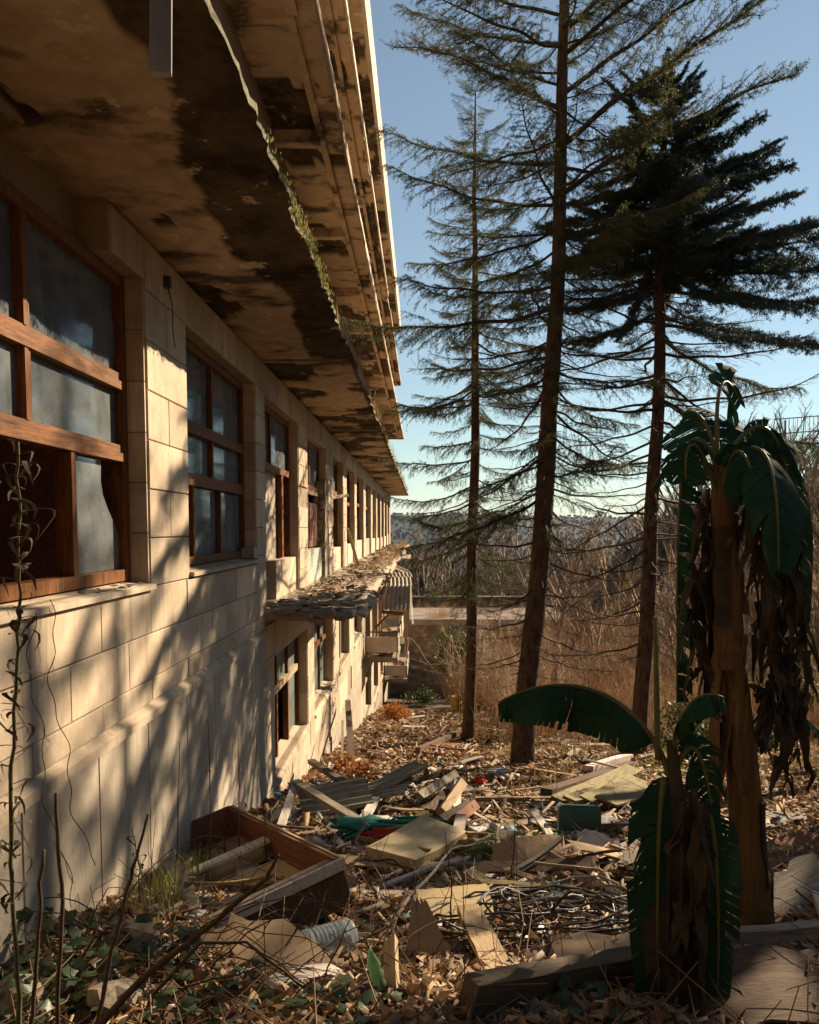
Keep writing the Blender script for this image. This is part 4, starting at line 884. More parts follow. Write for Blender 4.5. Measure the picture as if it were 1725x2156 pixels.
sprm = [spruce_mesh(200 + k) for k in range(3)]; b = MB(); b.tube([(0, 0, -.5), (0, 0, 4), (0, 0, 7.6)], [.14, .09, .02], 6); stm = b.mesh('trunk', m_bark)
def spruce(x, y, s, label, group=None):
    t = thing('spruce_tree', label, 'tree', (x, y, gz1(x, y)), (0, 0, random.uniform(0, 6)), group); t.scale = (s, s, s)
    link('trunk', stm, t); link('crown', random.choice(sprm), t); return t
p = at(893, 1262, 62); spruce(p.x, 62, 1.0, 'small pointed dark green spruce just beyond the annex roof, left of the slender trunk')
for k in range(34):
    y = random.uniform(64, 130); x = random.uniform(-8, 60) * y / 90
    s_ = random.uniform(.6, 1.1); spruce(x, y, s_, zl('dark evergreen tree in the leafless wood', x, y, s_, 64, 130, .75, .95), 'evergreens scattered through the wood')
for u in (868, 876): p = at(u, 1262, 66); spruce(p.x, 66, 1.15, 'dark evergreen tree scattered through the leafless wood', 'evergreens scattered through the wood')
# far wood as one mass
n = 26000; yy = np.exp(rng.uniform(math.log(72), math.log(2700), n)); xx = rng.uniform(-.35, .75, n) * yy; zz = gz(xx, yy); hh = rng.uniform(4, 10, n)
A = []; B = []
V = []; Fq = []; cs = []
k5 = 7
base_ = np.stack([xx, yy, zz], 1)
Vt = []; 
for j in range(k5):
    a = rng.uniform(0, 6.283, n); el = rng.uniform(.2, 1.4, n); l = hh * rng.uniform(.35, .7, n); d = np.stack([np.cos(a)*np.cos(el), np.sin(a)*np.cos(el)*.3, np.sin(el)], 1)
    p0 = base_ + np.stack([0*hh, 0*hh, hh * rng.uniform(.0, .5, n)], 1); s_ = np.stack([np.ones(n), 0*hh, 0*hh], 1) * (.05 + .0013 * yy)[:, None] * rng.uniform(.5, 1.6, (n, 1))
    Vt.append(np.stack([p0 - s_, p0 + s_, p0 + d*l[:, None] + s_*.4, p0 + d*l[:, None] - s_*.4], 1))
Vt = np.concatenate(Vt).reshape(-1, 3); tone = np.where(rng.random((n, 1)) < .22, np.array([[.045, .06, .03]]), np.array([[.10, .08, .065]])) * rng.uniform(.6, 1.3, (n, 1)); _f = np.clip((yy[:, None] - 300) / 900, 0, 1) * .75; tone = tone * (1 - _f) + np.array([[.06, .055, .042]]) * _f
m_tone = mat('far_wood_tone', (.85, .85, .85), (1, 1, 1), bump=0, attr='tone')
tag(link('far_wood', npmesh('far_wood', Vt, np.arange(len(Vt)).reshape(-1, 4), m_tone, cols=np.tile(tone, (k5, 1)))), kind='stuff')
# far houses on the hill
m_white = mat('white_walls', (.72, .70, .66), (.8, .78, .74), bump=0); m_roofr = mat('grey_roof', (.22, .18, .16), bump=0)
for k, (u, v, wd) in enumerate([(845, 1112, 14), (868, 1108, 22), (905, 1112, 18), (922, 1110, 26), (941, 1114, 14), (930, 1104, 12), (1328, 1117, 24), (1290, 1112, 16)]):
    p = gp(u, v + 8, 500, 4000); b = MB(); b.b2(-wd/2, wd/2, 0, 9, -8, 5); o = b.obj('far_house', m_white, None, loc=p)
    b = MB(); b.add([(-wd/2 - .5, -.5, 5), (wd/2 + .5, -.5, 5), (wd/2 + .5, 9.5, 5), (-wd/2 - .5, 9.5, 5), (-wd/2 - .5, 4.5, 8), (wd/2 + .5, 4.5, 8)], [(0,1,5,4), (3,4,5,2), (0,4,3), (1,2,5)]); b.obj('roof', m_roofr, o)
    tag(o, 'tiny white house on the hazy hillside beyond the valley', 'house', 'white houses on the far hillside')
# ------------------------------------------------------------------ annex with the flat roof
anx = thing('flat_roofed_annex', 'low block-walled annex with a wide flat gravel roof at the far end', 'building', (6, 48.5, -10))
def aobj(b, n, m, par=None): return b.obj(n, m, par or anx, loc=(-6, -48.5, 10) if par is None else None)
ZR = -5.45
b = MB(); b.b2(-1.9, 9.0, 48.62, 57, -13, ZR - .3); awl = aobj(b, 'wall', m_core)
m_roofg = mat('gravel_roof', (.20, .15, .125), (.32, .25, .21), scale=2, stretch=(.3, 1, 1), bump=.3, c3=(.26, .19, .12), s3=1.2)
b = MB(); b.b2(-1.9, 9.1, 48.4, 57.0, ZR - .28, ZR); aobj(b, 'roof', m_roofg)
b = MB(); b.b2(-1.9, 9.1, 48.33, 48.45, ZR - .30, ZR + .06); aobj(b, 'roof_edge', m_ledge)
b = MB(); b.b2(-1.9, 9.1, 57, 57.4, ZR - .1, ZR + .62); aobj(b, 'back_parapet', mat('dark_parapet', (.05, .04, .035), (.10, .08, .07)))
b = MB(); b.b2(-1.9, 9.1, 56.98, 57.45, ZR + .62, ZR + .70); aobj(b, 'coping', m_conc)
m_block = plaster('tawny_block', (0.38, 0.275, 0.17), (0.54, 0.41, 0.27), (0.12, 0.085, 0.06), rnd=.32)
r_ = 0; cnt = 0; fb = MB(); zz0 = ZR - .32
while zz0 > -12:
    x_ = -1.85 + (.22 if r_ % 2 else 0)
    while x_ < 8.9:
        a_ = random.uniform(-.012, .012); ww = .44
        if random.random() > .02:
            tgt = MB() if (cnt < 300 and x_ < 5.2) else fb
            tgt.b2(x_ - 0 + .006, x_ + ww - .006, 48.55 + a_, 48.66, zz0 - .232, zz0 - .006)
            if tgt is not fb: tgt.obj('block', m_block, awl); cnt += 1
        x_ += ww
    zz0 -= .24; r_ += 1
tag(fb.obj('blocks', m_block, awl), kind='stuff')
b = MB(); b.b2(5.1, 5.3, 48.2, 48.3, ZR - 1.0, ZR - .35); tag(aobj(b, 'vent_pipe', m_white), None)
for k in range(5):
    b = MB(); b.b2(6.5 + k*2.6, 7.6 + k*2.6, 48.60, 48.618, ZR - 1.9, ZR - .7)
tag(tufts('roof_grass', [(random.gauss(1.3, .5), random.uniform(49, 52), ZR) for _ in range(60)] + [(random.uniform(-1.5, 8.8), random.uniform(55, 56.9), ZR) for _ in range(120)], m_dry, .2, .75, 10, .12), kind='stuff')
# hillside railing at far right
rl = thing('hillside_railing', 'thin dark metal railing on the crest of the bank at the right edge', 'railing', at(1700, 915, 33))
for k in range(26): b = MB(); b.tube([(k*.16 - 1.2, 0, -.35), (k*.16 - 1.2, 0, .62 + .012*k)], .012, 4); b.obj('bar', m_metal, rl)
b = MB(); b.tube([(-1.3, 0, .60), (3, 0, .92)], .02, 4); b.obj('top_rail', m_metal, rl)
b = MB(); b.tube([(-1.3, 0, .02), (3, 0, .34)], .02, 4); b.obj('top_rail', m_metal, rl)
# ------------------------------------------------------------------ shrubs and brush
m_lg = mat('glossy_leaves', (0.035, 0.065, 0.018), (0.10, 0.15, 0.04), scale=3, bump=0, trans=.3, rough=.45, rnd=.15)
m_ly = mat('yellow_green_leaves', (0.14, 0.17, 0.03), (0.30, 0.30, 0.06), scale=3, bump=0, trans=.4)
m_lo = mat('russet_leaves', (0.30, 0.11, 0.025), (0.50, 0.22, 0.06), scale=5, bump=0, trans=.35)
def bush(name, label, p, rx, rz, n, ls, m, stems=True, group=None, lump=7, seed=0, zoff=.2):
    t = thing(name, label, 'shrub', p, group=group)
    if stems: link('stems', shrub_mesh(seed + 5, rz * 1.3, 6, m_twig, 'stems', levels=2), t)
    link('foliage', leafball(seed, n, rx, rz, ls, m, 'foliage', lump=lump), t, (0, 0, zoff)); return t
p = at(955, 1450, 42); p = Vector((p.x, 42, gz1(p.x, 42)))
t = thing('evergreen_tree', 'round glossy evergreen tree standing in front of the annex block wall', 'tree', p)
b = MB(); b.tube([(0, 0, -.3), (.1, 0, 1.0), (.3, 0, 2.6)], [.13, .11, .05], 7); b.obj('trunk', m_bark, t)
link('crown', leafball(301, 5200, 1.25, 1.7, .16, m_lg, lump=14), t, (.2, 0, 2.1))
p = gp(1035, 1478); bush('leafy_bush', 'bright yellow-green bush between the slender and the thick conifer trunks', p, .95, .95, 2600, .10, m_ly, seed=310)
p = gp(885, 1485); p = gp(885, 1485); bush('added_shade_shrub', 'unseen evergreen shrub added right of the view to shade the lower right corner', Vector((6.0, 8.2, gz1(6.0, 8.2))), 1.7, 3.4, 5200, .16, m_lg, seed=330, lump=16, zoff=.3)  # out-of-view shrub put in to block sun from the lower right
p = gp(885, 1485); bush('leafy_bush', 'low green bush at the foot of the wall near the end of the path', p, 1.0, .6, 1500, .10, m_lg, seed=311)
p = gp(830, 1520); bush('russet_bush', 'orange-leaved bush against the lower wall, beside the far windows', p, .6, .6, 1100, .09, m_lo, seed=312)
p = gp(745, 1668); bush('russet_bush', 'straggly orange-leaved plant at the wall foot, near the leaning board', p, .38, .45, 420, .075, m_lo, seed=313)
for k in range(34):
    y = random.uniform(20, 46); x = 10.2 + (y - 22) * .30 + random.uniform(-1.5, 7)
    t = bush('bank_shrub', zl('leafy shrub on the bank', x, y, random.uniform(.6, 1.1), 20, 46, .75, .95), Vector((x, y, gz1(x, y))), random.uniform(.9, 1.7), random.uniform(1.0, 2.2), 900, .14, random.choice([m_lg, m_lg, m_ly]), group='shrubs on the right bank', seed=400 + k, stems=False)
sh = [shrub_mesh(500 + k, 2.0, 9, m_bare2, 'bare_shrub', thin=1.2) for k in range(3)]; shd = [shrub_mesh(520 + k, 2.2, 8, m_lo_ := mat('brown_canes%d' % k, (.24, .12, .055), (.42, .24, .12), bump=0), 'bare_shrub') for k in range(2)]
for k in range(290):
    y = random.uniform(17.5, 46); x = random.uniform(1.4 if y > 30 else 2.2, min(.52*y, 14))
    if abs(x - .5) < 1.5 and y < 30: continue
    o = link('bare_shrub', random.choice(sh + shd), None, (x, y, gz1(x, y)), (0, 0, random.uniform(0, 6)), random.uniform(.5, 1.7) * (.7 if y < 24 else 1))
    tag(o, zl('leafless shrub of the dry thicket', x, y, o.scale[0], 17, 46, .65, .95), 'shrub', 'leafless shrubs of the dry thicket')
for k, (u, v, s_) in enumerate([(1190, 1590, .75), (1215, 1600, .95), (1235, 1585, .6)]):
    p = gp(u, v); o = link('bare_shrub', sh[k], None, p, (0, 0, k), (s_*.5, s_*.5, s_)); tag(o, ['short cluster of bare canes left of the pair', 'tallest clump of bare canes midway between the two right trunks', 'small clump of bare canes nearest the dark-crowned conifer'][k], 'shrub', 'cane clumps between the trunks')
for k, (u, v, s_) in enumerate([(870, 1460, .9), (880, 1420, 1.2), (850, 1440, .9), (905, 1450, .8), (935, 1470, .7)]):
    p = gp(u, v); o = link('bare_shrub', sh[k % 3], None, p, (0, 0, k), s_); tag(o, 'tangled leafless bramble at the end of the path, before the block wall', 'shrub', 'brambles at the end of the path')
for k in range(64):                                                # tall leafless shrubs before the annex
    y = random.uniform(31, 47); x = random.uniform(1.6, .5 * y); o = link('bare_shrub', random.choice(sh + shd), None, (x, y, gz1(x, y)), (0, 0, random.uniform(0, 6)), random.uniform(1.3, 2.3))
    tag(o, zl('leafless tall shrub before the annex wall', x, y, o.scale[0], 31, 47, 1.6, 2.0), 'shrub', 'tall leafless shrubs before the annex')
for k in range(24):
    y = random.uniform(17, 40); x = random.uniform(2.6 if y < 26 else 1.8, .5 * y); s_ = random.uniform(.5, 1.1)
    bush('leafy_bush', zl('green leafy bush in the dry thicket', x, y, s_, 17, 40, .65, .9), Vector((x, y, gz1(x, y))), .8*s_, .9*s_, 700, .09, random.choice([m_lg, m_ly, m_lg]), stems=False, group='green bushes in the thicket', seed=450 + k)
def strands(name, n, x0, x1, y0, y1, h0, h1, m, wd=.008, cond=None, lean=.25):
    y = rng.uniform(y0, y1, n); x = rng.uniform(0, 1, n); x = x0 + x * (np.minimum(x1, .55 * y) - x0)
    if cond is not None: k = cond(x, y); x = x[k]; y = y[k]; n = len(x)
    z = gz(x, y); a = rng.uniform(0, 6.283, n); h = rng.uniform(h0, h1, n) * (.4 + .6*fbm(x*.6, y*.6, 8)) * 1.3; l = h * rng.uniform(0, lean, n)
    d = np.stack([np.cos(a)*l, np.sin(a)*l, h], 1); P = np.stack([x, y, z], 1); s_ = np.stack([np.ones(n), rng.uniform(-.4, .4, n), 0*x], 1) * (wd * (.5 + y[:, None] / 25))
    mid = P + d * [.35, .35, .6]; V = np.concatenate([np.stack([P - s_, P + s_, mid + s_*.8, mid - s_*.8], 1), np.stack([mid - s_*.8, mid + s_*.8, P + d + s_*.2, P + d - s_*.2], 1)]).reshape(-1, 3)
    return tag(link(name, npmesh(name, V, np.arange(len(V)).reshape(-1, 4), m)), kind='stuff')
m_reed = mat('russet_reeds', (.27, .13, .06), (.44, .25, .125), scale=.8, bump=0, trans=.3)
strands('dry_reeds', 9000, 1.2, 16, 19, 46, .5, 2.1, m_reed, .004, lambda x, y: (fbm(x*.45, y*.45, 12) + .14*np.tanh((x - 3.0 - 2.4*(y < 27))*.6) > .47), .75)
strands('dry_straw', 3000, 1.0, 16, 19, 46, .4, 2.6, mat('pale_straw', (.22, .17, .11), (.42, .33, .22), scale=.8, bump=0, trans=.3), .0035, lambda x, y: (fbm(x*.5, y*.5, 15) + .14*np.tanh((x - 3.0 - 2.4*(y < 27))*.6) > .5), .9)
strands('dry_grass', 9000, 1.2, 12, 10, 30, .05, .35, m_dry, .004, lambda x, y: fbm(x*.7, y*.7, 19) > .5, .7)
strands('fresh_grass', 7000, 1.0, 12, 12, 32, .05, .22, m_grass, .005, lambda x, y: fbm(x*.5, y*.5, 29) > .56, .7)
tag(tufts('grass_tufts', [gp(u + random.gauss(0, 22), v + random.gauss(0, 10)) for u, v in [(880, 1768), (1045, 1800), (1060, 1820), (1085, 1795), (1020, 1815)] for _ in range(12)], m_grass, .08, .22, 12, .05), kind='stuff')
tag(tufts('wall_foot_weeds', [gp(u + random.gauss(0, 18), v + random.gauss(0, 12)) for u, v in [(345, 1900), (370, 1890), (400, 1870), (330, 1930)] for _ in range(14)], m_mossg, .06, .28, 14, .06), kind='stuff')
# ------------------------------------------------------------------ leaf litter and splinters
def scatter(n, y0, y1, xlo=-1.82):
    y = np.exp(rng.uniform(math.log(y0), math.log(y1), n)); x = xlo + rng.random(n) * (np.minimum(.56*y + 1.0, 13) - xlo); return x, y
m_leafl = mat('fallen_leaves', (.9, .9, .9), (1, 1, 1), bump=0, attr='tone', trans=.25, rough=.7)
n = 190000; x, y = scatter(n, 2.2, 32); z = gz(x, y) + rng.uniform(.0, .04, n)
pal = np.array([[.30,.16,.075],[.42,.25,.12],[.23,.12,.06],[.50,.34,.18],[.15,.085,.048],[.38,.19,.08],[.54,.40,.24]])
tone = pal[rng.integers(0, len(pal), n)] * rng.uniform(.6, 1.15, (n, 1))
a = rng.uniform(0, 6.283, n); t = np.stack([np.cos(a), np.sin(a), rng.normal(0, .45, n)], 1); s_ = np.stack([-np.sin(a), np.cos(a), rng.normal(0, .45, n)], 1); l = (rng.uniform(.018, .05, n) * (1 + y / 26))[:, None]
P = np.stack([x, y, z], 1); up = np.array([0, 0, 1.]); f_ = rng.uniform(.1, .7, (n, 1))
V = np.stack([P - t*l, P + s_*l*.5 + up*l*f_, P + t*l + up*l*f_*.5, P - s_*l*.5 + up*l*f_], 1).reshape(-1, 3)
tag(link('leaf_litter', npmesh('leaf_litter', V, np.arange(n*4).reshape(-1, 4), m_leafl, cols=tone)), kind='stuff')
def chips(name, n, y0, y1, l0, l1, pal, tilt=.18, flat=.25):
    x, y = scatter(n, y0, y1); k = (x < 1.2 + .33*y) & (fbm(x*.8, y*.8, 44) > .33); x = x[k]; y = y[k]; n = len(x); z = gz(x, y) + rng.uniform(.005, .06, n)
    a = rng.uniform(0, 6.283, n); L_ = rng.uniform(l0, l1, n) * np.clip(y / 8, .35, 1); w_ = L_ * rng.uniform(.03, flat, n) + .003; th = np.minimum(w_, .02) * rng.uniform(.3, 1, n)
    u = np.stack([np.cos(a), np.sin(a), rng.normal(0, tilt, n)], 1) * L_[:, None] / 2; v = np.stack([-np.sin(a), np.cos(a), rng.normal(0, tilt, n)], 1) * w_[:, None] / 2; wv = np.array([0, 0, 1.])[None] * th[:, None] / 2
    P = np.stack([x, y, z], 1); j = lambda: rng.normal(0, .06, (n, 1))
    C = [P - u*(1+j()) - v - wv, P + u*(1+j()) - v - wv, P + u*(1+j()) + v - wv, P - u*(1+j()) + v - wv]; C += [c + 2*wv for c in C]
    V = np.stack(C, 1).reshape(-1, 3); Fq = (np.array([[4,5,6,7],[0,1,5,4],[1,2,6,5],[2,3,7,6],[3,0,4,7]])[None] + (np.arange(n)*8)[:, None, None]).reshape(-1, 4)
    tone = np.array(pal)[rng.integers(0, len(pal), n)] * rng.uniform(.6, 1.15, (n, 1)); tag(link(name, npmesh(name, V, Fq, m_chip, cols=np.repeat(tone, 5, 0))), kind='stuff')
m_chip = mat('splinter_tone', (.72, .72, .72), (1, 1, 1), scale=30, bump=.2, attr='tone')
wood_pal = [[.34,.23,.13],[.44,.32,.19],[.22,.14,.085],[.13,.085,.055],[.40,.33,.25],[.28,.25,.21],[.50,.40,.27]]
chips('wood_splinters', 15000, 2.6, 30, .06, .50, wood_pal, .25, .10)
chips('rubble', 8500, 2.4, 30, .03, .15, [[.32,.25,.18],[.26,.20,.15],[.40,.33,.25],[.30,.15,.09],[.18,.14,.105],[.50,.44,.36]], .35, 1.0)
chips('paper_litter', 1700, 4.0, 30, .05, .22, [[.62,.60,.56],[.55,.50,.44],[.50,.56,.60],[.70,.66,.60],[.20,.33,.40],[.55,.20,.12],[.12,.30,.24]], .35, .8)
# fine twigs and dead stems over the near ground
A = []; B = []; n = 3200; x, y = scatter(n, 2.2, 14); a = rng.uniform(0, 6.283, n); P = np.stack([x, y, gz(x, y) + .02], 1); d = np.stack([np.cos(a), np.sin(a), rng.uniform(-.1, .5, n)], 1); l = rng.uniform(.1, .5, (n, 1)); M_ = P + d*l*.5 + rng.normal(0, .02, (n, 3)); E_ = P + d*l + rng.normal(0, .05, (n, 3))
V, Fq = segs_to_prisms(np.concatenate([P, M_]), np.concatenate([M_, E_]), np.full(2*n, .0035), np.full(2*n, .002))
tag(link('fallen_twigs', npmesh('fallen_twigs', V, Fq, mat('dead_twigs', (.10, .06, .035), (.26, .17, .10), scale=1.5, bump=0))), kind='stuff')
# ------------------------------------------------------------------ boards, planks and rubbish
def wood(name, c1, c2, rnd=.12, rough=.8, c3=None): return mat(name, c1, c2, scale=5, stretch=(.6, 8, 8), rough=rough, bump=.45, bscale=14, rnd=rnd, c3=c3, s3=2)
W_grey = wood('grey_wood', (.20, .165, .125), (.36, .31, .245), c3=(.11, .085, .06))
W_dark = wood('dark_wood', (.065, .040, .025), (.14, .090, .055))
W_tan = wood('tan_wood', (.34, .235, .13), (.50, .37, .22), c3=(.22, .15, .085))
W_pale = wood('pale_wood', (.48, .42, .34), (.64, .58, .50), c3=(.30, .25, .19))
W_red = wood('reddish_wood', (.16, .066, .035), (.28, .125, .065))
W_moss = wood('mossy_wood', (.17, .14, .06), (.30, .24, .11), c3=(.10, .12, .035))
W_beam = wood('old_beam_wood', (.085, .065, .042), (.16, .125, .08), c3=(.05, .045, .03))
W_yel = mat('yellowed_board', (.46, .35, .19), (.60, .48, .28), scale=3, stretch=(.6, 4, 4), bump=.3, bscale=20, c3=(.34, .29, .12), s3=2, rough=.75)
W_brown = mat('brown_fibreboard', (.27, .185, .105), (.37, .265, .16), scale=2, bump=.25, c3=(.18, .16, .06), s3=1.5, rough=.7)
m_white_p = mat('dirty_plastic', (.50, .48, .44), (.66, .64, .60), scale=5, rough=.4, c3=(.34, .29, .23), s3=6)
m_stone = mat('broken_stone', (.24, .20, .15), (.37, .31, .24), scale=7, bump=.8, bscale=25, c3=(.13, .12, .07), s3=3, rnd=.2)
m_brick = mat('old_brick', (.30, .14, .075), (.42, .22, .13), scale=9, bump=.6, rnd=.2)
m_wire = mat('black_cable', (.025, .022, .02), (.06, .055, .05), rough=.45, spec=.5)
m_wirel = mat('grey_cable', (.22, .20, .18), (.36, .33, .30), rough=.5)
def plank_mesh(seed, L_=1.0, w_=.12, t_=.022, seg=7, jag=.05):
    r = np.random.default_rng(seed); xs = np.linspace(-L_/2, L_/2, seg); b = MB(); vs = []
    bow = r.normal(0, .012); tw = r.normal(0, .06)
    for i, x_ in enumerate(xs):
        z_ = bow * (1 - (2*x_/L_)**2) ; q = tw * x_ / L_; ww = w_ * (1 + r.normal(0, .025))
        for sy, sz in ((-1,-1),(1,-1),(1,1),(-1,1)):
            jx = 0
            if i in (0, seg-1): jx = (1 if i else -1) * r.uniform(-jag, jag * .6)
            vs.append((x_ + jx, sy*ww/2, z_ + sz*t_/2 + sy*ww/2*q + r.normal(0, .0012)))
    fs = [(i*4+k, i*4+(k+1)%4, i*4+4+(k+1)%4, i*4+4+k) for i in range(seg-1) for k in range(4)] + [(3,2,1,0), tuple(range((seg-1)*4, seg*4))]
    b.add(vs, fs); return b
def lay(o, p0, p1, roll=0.0):
    p0, p1 = Vector(p0), Vector(p1); d = p1 - p0; o.location = (p0 + p1) / 2
    q = d.to_track_quat('X', 'Z'); o.rotation_mode = 'XYZ'; o.rotation_euler = (q.to_matrix() @ Matrix.Rotation(roll, 3, 'X')).to_euler()
def plank(label, uv0, uv1, w_, t_, m, lift=(.05, .05), roll=0., name='plank', cat='plank', jag=.03, seed=None, group=None):
    p0 = gp(*uv0) + Vector((0, 0, lift[0])); p1 = gp(*uv1) + Vector((0, 0, lift[1]))
    o = plank_mesh(seed or random.randint(0, 9999), (p1 - p0).length, w_, t_, 9, jag).obj(name, m); lay(o, p0, p1, roll); return tag(o, label, cat, group)
def sheet_mesh(w_, h_, t_=.012, curl=0., wav=.01, seed=0, nx=8, ny=6, rag=.03, cut=None):
    """a flat board in its own XY plane, bent about Y by curl, ragged edge"""
    r = np.random.default_rng(seed); b = MB(); vs = []
    for zz in (0, 1):
        for j in range(ny + 1):
            for i in range(nx + 1):
                x_ = (i/nx - .5) * w_; y_ = (j/ny - .5) * h_
                if i in (0, nx): x_ += float(vnoise(j*1.3, i, seed) - .5) * rag * 2
                if j in (0, ny): y_ += float(vnoise(i*1.7, j + 9, seed) - .5) * rag * 2
                if cut: x_, y_ = cut(x_, y_, i/nx, j/ny)
                z_ = curl * (x_ / w_ * 2) ** 2 + wav * (float(fbm(x_*3, y_*3, seed)) - .5) * 2
                vs.append((x_, y_, z_ + zz * t_))
    W_ = nx + 1; o = W_ * (ny + 1); fs = []
    for j in range(ny):
        for i in range(nx): a = j*W_ + i; fs += [(a, a+W_, a+W_+1, a+1), (a+o, a+1+o, a+W_+1+o, a+W_+o)]
    for i in range(nx): fs += [(i, i+1, i+1+o, i+o), (ny*W_+i, ny*W_+i+o, ny*W_+i+1+o, ny*W_+i+1)]
    for j in range(ny): fs += [(j*W_, j*W_+o, (j+1)*W_+o, (j+1)*W_), (j*W_+nx, (j+1)*W_+nx, (j+1)*W_+nx+o, j*W_+nx+o)]
    b.add(vs, fs); return b
def board(label, uv, w_, h_, m, rot=(0, 0, 0), lift=.06, name='board', cat='board', **k):
    o = sheet_mesh(w_, h_, **k).obj(name, m, None, loc=gp(*uv) + Vector((0, 0, lift)), rot=tuple(R(a) for a in rot), smooth=False); return tag(o, label, cat)
# the open wooden carcass (a cabinet on its back)
def frame_box():
    c = gp(715, 1815); ax0, ax1, ax2 = gp(512, 1795) + Vector((0, 0, .30)), gp(748, 1945) + Vector((0, 0, .30)), gp(918, 1890) + Vector((0, 0, .24))
    t = thing('cabinet_carcass', 'big open wooden cabinet carcass lying on its back near the wall', 'cabinet', c)
    ux = (ax0 - ax1); L_ = ux.length; ux.normalize(); uy = ax2 - ax1; W_ = uy.length; uy = (uy - ux * uy.dot(ux)).normalized(); uz = ux.cross(uy); uz = uz if uz.z > 0 else -uz
    m3 = Matrix((ux, uy, uz)).transposed(); t.rotation_euler = m3.to_euler(); t.location = ax1 - uz * .16
    def bb(x0, x1, y0, y1, z0, z1, n, m): q = MB(); q.b2(x0, x1, y0, y1, z0, z1, jit=.004); return q.obj(n, m, t)
    bb(0, L_, 0, .028, 0, .26, 'side_panel', W_red); bb(0, L_ * .93, W_ - .028, W_, .03, .26, 'side_panel', W_yel)
    bb(-.028, -.002, 0, W_, 0, .26, 'end_panel', W_dark); bb(L_ + .002, L_ + .028, 0, W_ * .5, 0, .26, 'end_panel', W_red)
    bb(.02, L_ * .52, .03, W_ * .86, .035, .045, 'back_panel', W_yel); bb(L_ * .55, L_ * .95, .03, W_ * .55, .04, .05, 'back_panel', W_brown)
    bb(L_ * .54, L_ * .60, .03, W_ * .9, .15, .17, 'slat', W_pale); bb(L_ * .02, L_ * .05, .03, W_ - .03, .19, .24, 'slat', W_grey)
    bb(-.028, L_, -.02, -.002, .225, .262, 'edge_strip', W_tan); bb(-.05, -.03, -.02, W_, .20, .262, 'edge_strip', W_pale)
frame_box()
plank('thick yellowed slab of board lying tilted between the carcass and the green grass tuft', (822, 1840), (935, 1780), .42, .07, W_yel, (.12, .16), .12, 'board', 'board', .02)
board('square plywood sheet lying on the coiled cables, sunlit', (958, 1955), .42, .33, W_yel, (6, -4, 4), .14, seed=3, wav=.006, rag=.01)
board('torn triangular scrap of brown board standing up beside the water jug', (868, 2025), .24, .30, W_brown, (58, -12, 25), .10, seed=5, rag=.05, cut=lambda x, y, i, j: (x * (1.05 - j * .8) + j * .1, y))
board('large curled sheet of brown fibreboard in the lower left shade', (560, 2060), .62, .36, W_brown, (14, 10, -14), .12, seed=7, curl=-.07, wav=.02, rag=.06)
plank('white painted plank end poking out below the curled brown fibreboard', (562, 2108), (725, 2080), .11, .03, W_pale, (.06, .06))
plank('split tan plank running down the slope right of the torn triangular scrap', (985, 1995), (1085, 2150), .12, .035, W_tan, (.20, .05))
plank('short thin upright slat standing in front of the green bottle', (823, 2075), (828, 2150), .07, .02, W_tan, (.20, .0), .8)
plank('massive long beam lying across the bottom edge right of centre', (985, 2165), (1385, 2085), .09, .12, W_beam, (.12, .14), 0.1, 'beam', 'beam', .01)
board('flat brown board lying behind the massive beam', (1290, 2050), .55, .34, W_brown, (5, 3, 12), .08, seed=9)
# sunlit timbers by the wall
plank('upper dark plank of the pair propped against each other near the wall', (655, 1665), (790, 1712), .10, .06, W_dark, (.42, .16))
plank('lower dark plank of the pair propped against each other near the wall', (622, 1715), (757, 1758), .10, .05, W_grey, (.36, .12))
plank('short pale offcut bridging the two propped dark planks', (760, 1755), (792, 1712), .09, .04, W_pale, (.10, .16))
plank('grey slanted board leaning from the carcass towards the wall', (585, 1770), (625, 1712), .08, .03, W_pale, (.05, .35))
plank('weathered post leaning on the sunlit wall near the russet plants', (742, 1625), (733, 1575), .12, .05, W_dark, (.0, 1.05))
plank('thin stake standing against the sunlit wall left of the weathered post', (720, 1640), (722, 1612), .04, .03, W_grey, (.0, .8))
plank('pale splintered post sticking up behind the yellowed slab', (958, 1800), (972, 1760), .09, .06, W_pale, (.02, .18))
plank('curved grey moulding arching over the small brown board', (1085, 1862), (1180, 1825), .035, .02, W_grey, (.10, .20))
board('small brown board with a dark corner, behind the cable coil', (1108, 1840), .52, .34, W_brown, (22, -10, -8), .14, seed=13, curl=-.04, rag=.02)
for k, (a, b_, lb) in enumerate([((1180, 1705), (1335, 1640), 'outermost'), ((1208, 1712), (1345, 1665), 'second'), ((1240, 1716), (1352, 1678), 'third'), ((1275, 1718), (1356, 1688), 'innermost')]):
    plank('mossy green-brown plank, %s of the fan beside the dark-crowned conifer' % lb, a, b_, .26, .03, W_moss, (.10 + .02*k, .16), .25, group='fan of mossy planks')
plank('long pale pinkish beam resting on the leaves left of the dark-crowned conifer', (1240, 1632), (1325, 1605), .15, .10, mat('pinkish_paint', (.55, .44, .40), (.66, .56, .52)), (.1, .1), 0, 'beam', 'beam')
plank('long dark roof batten bridging the rubble below the thick trunk', (1000, 1705), (1230, 1700), .06, .05, W_tan, (.12, .10))
plank('rotten log-like timber stretching left from the dark-crowned conifer', (1150, 1690), (1330, 1625), .17, .14, W_dark, (.10, .10))
plank('grey-white strip slanting down beside the green plastic case', (1120, 1745), (1172, 1790), .07, .02, W_pale, (.18, .06))
plank('terracotta gutter piece lying behind the yellowed slab', (925, 1772), (812, 1782), .10, .05, m_brick, (.14, .12), .3, 'gutter_piece', 'gutter')
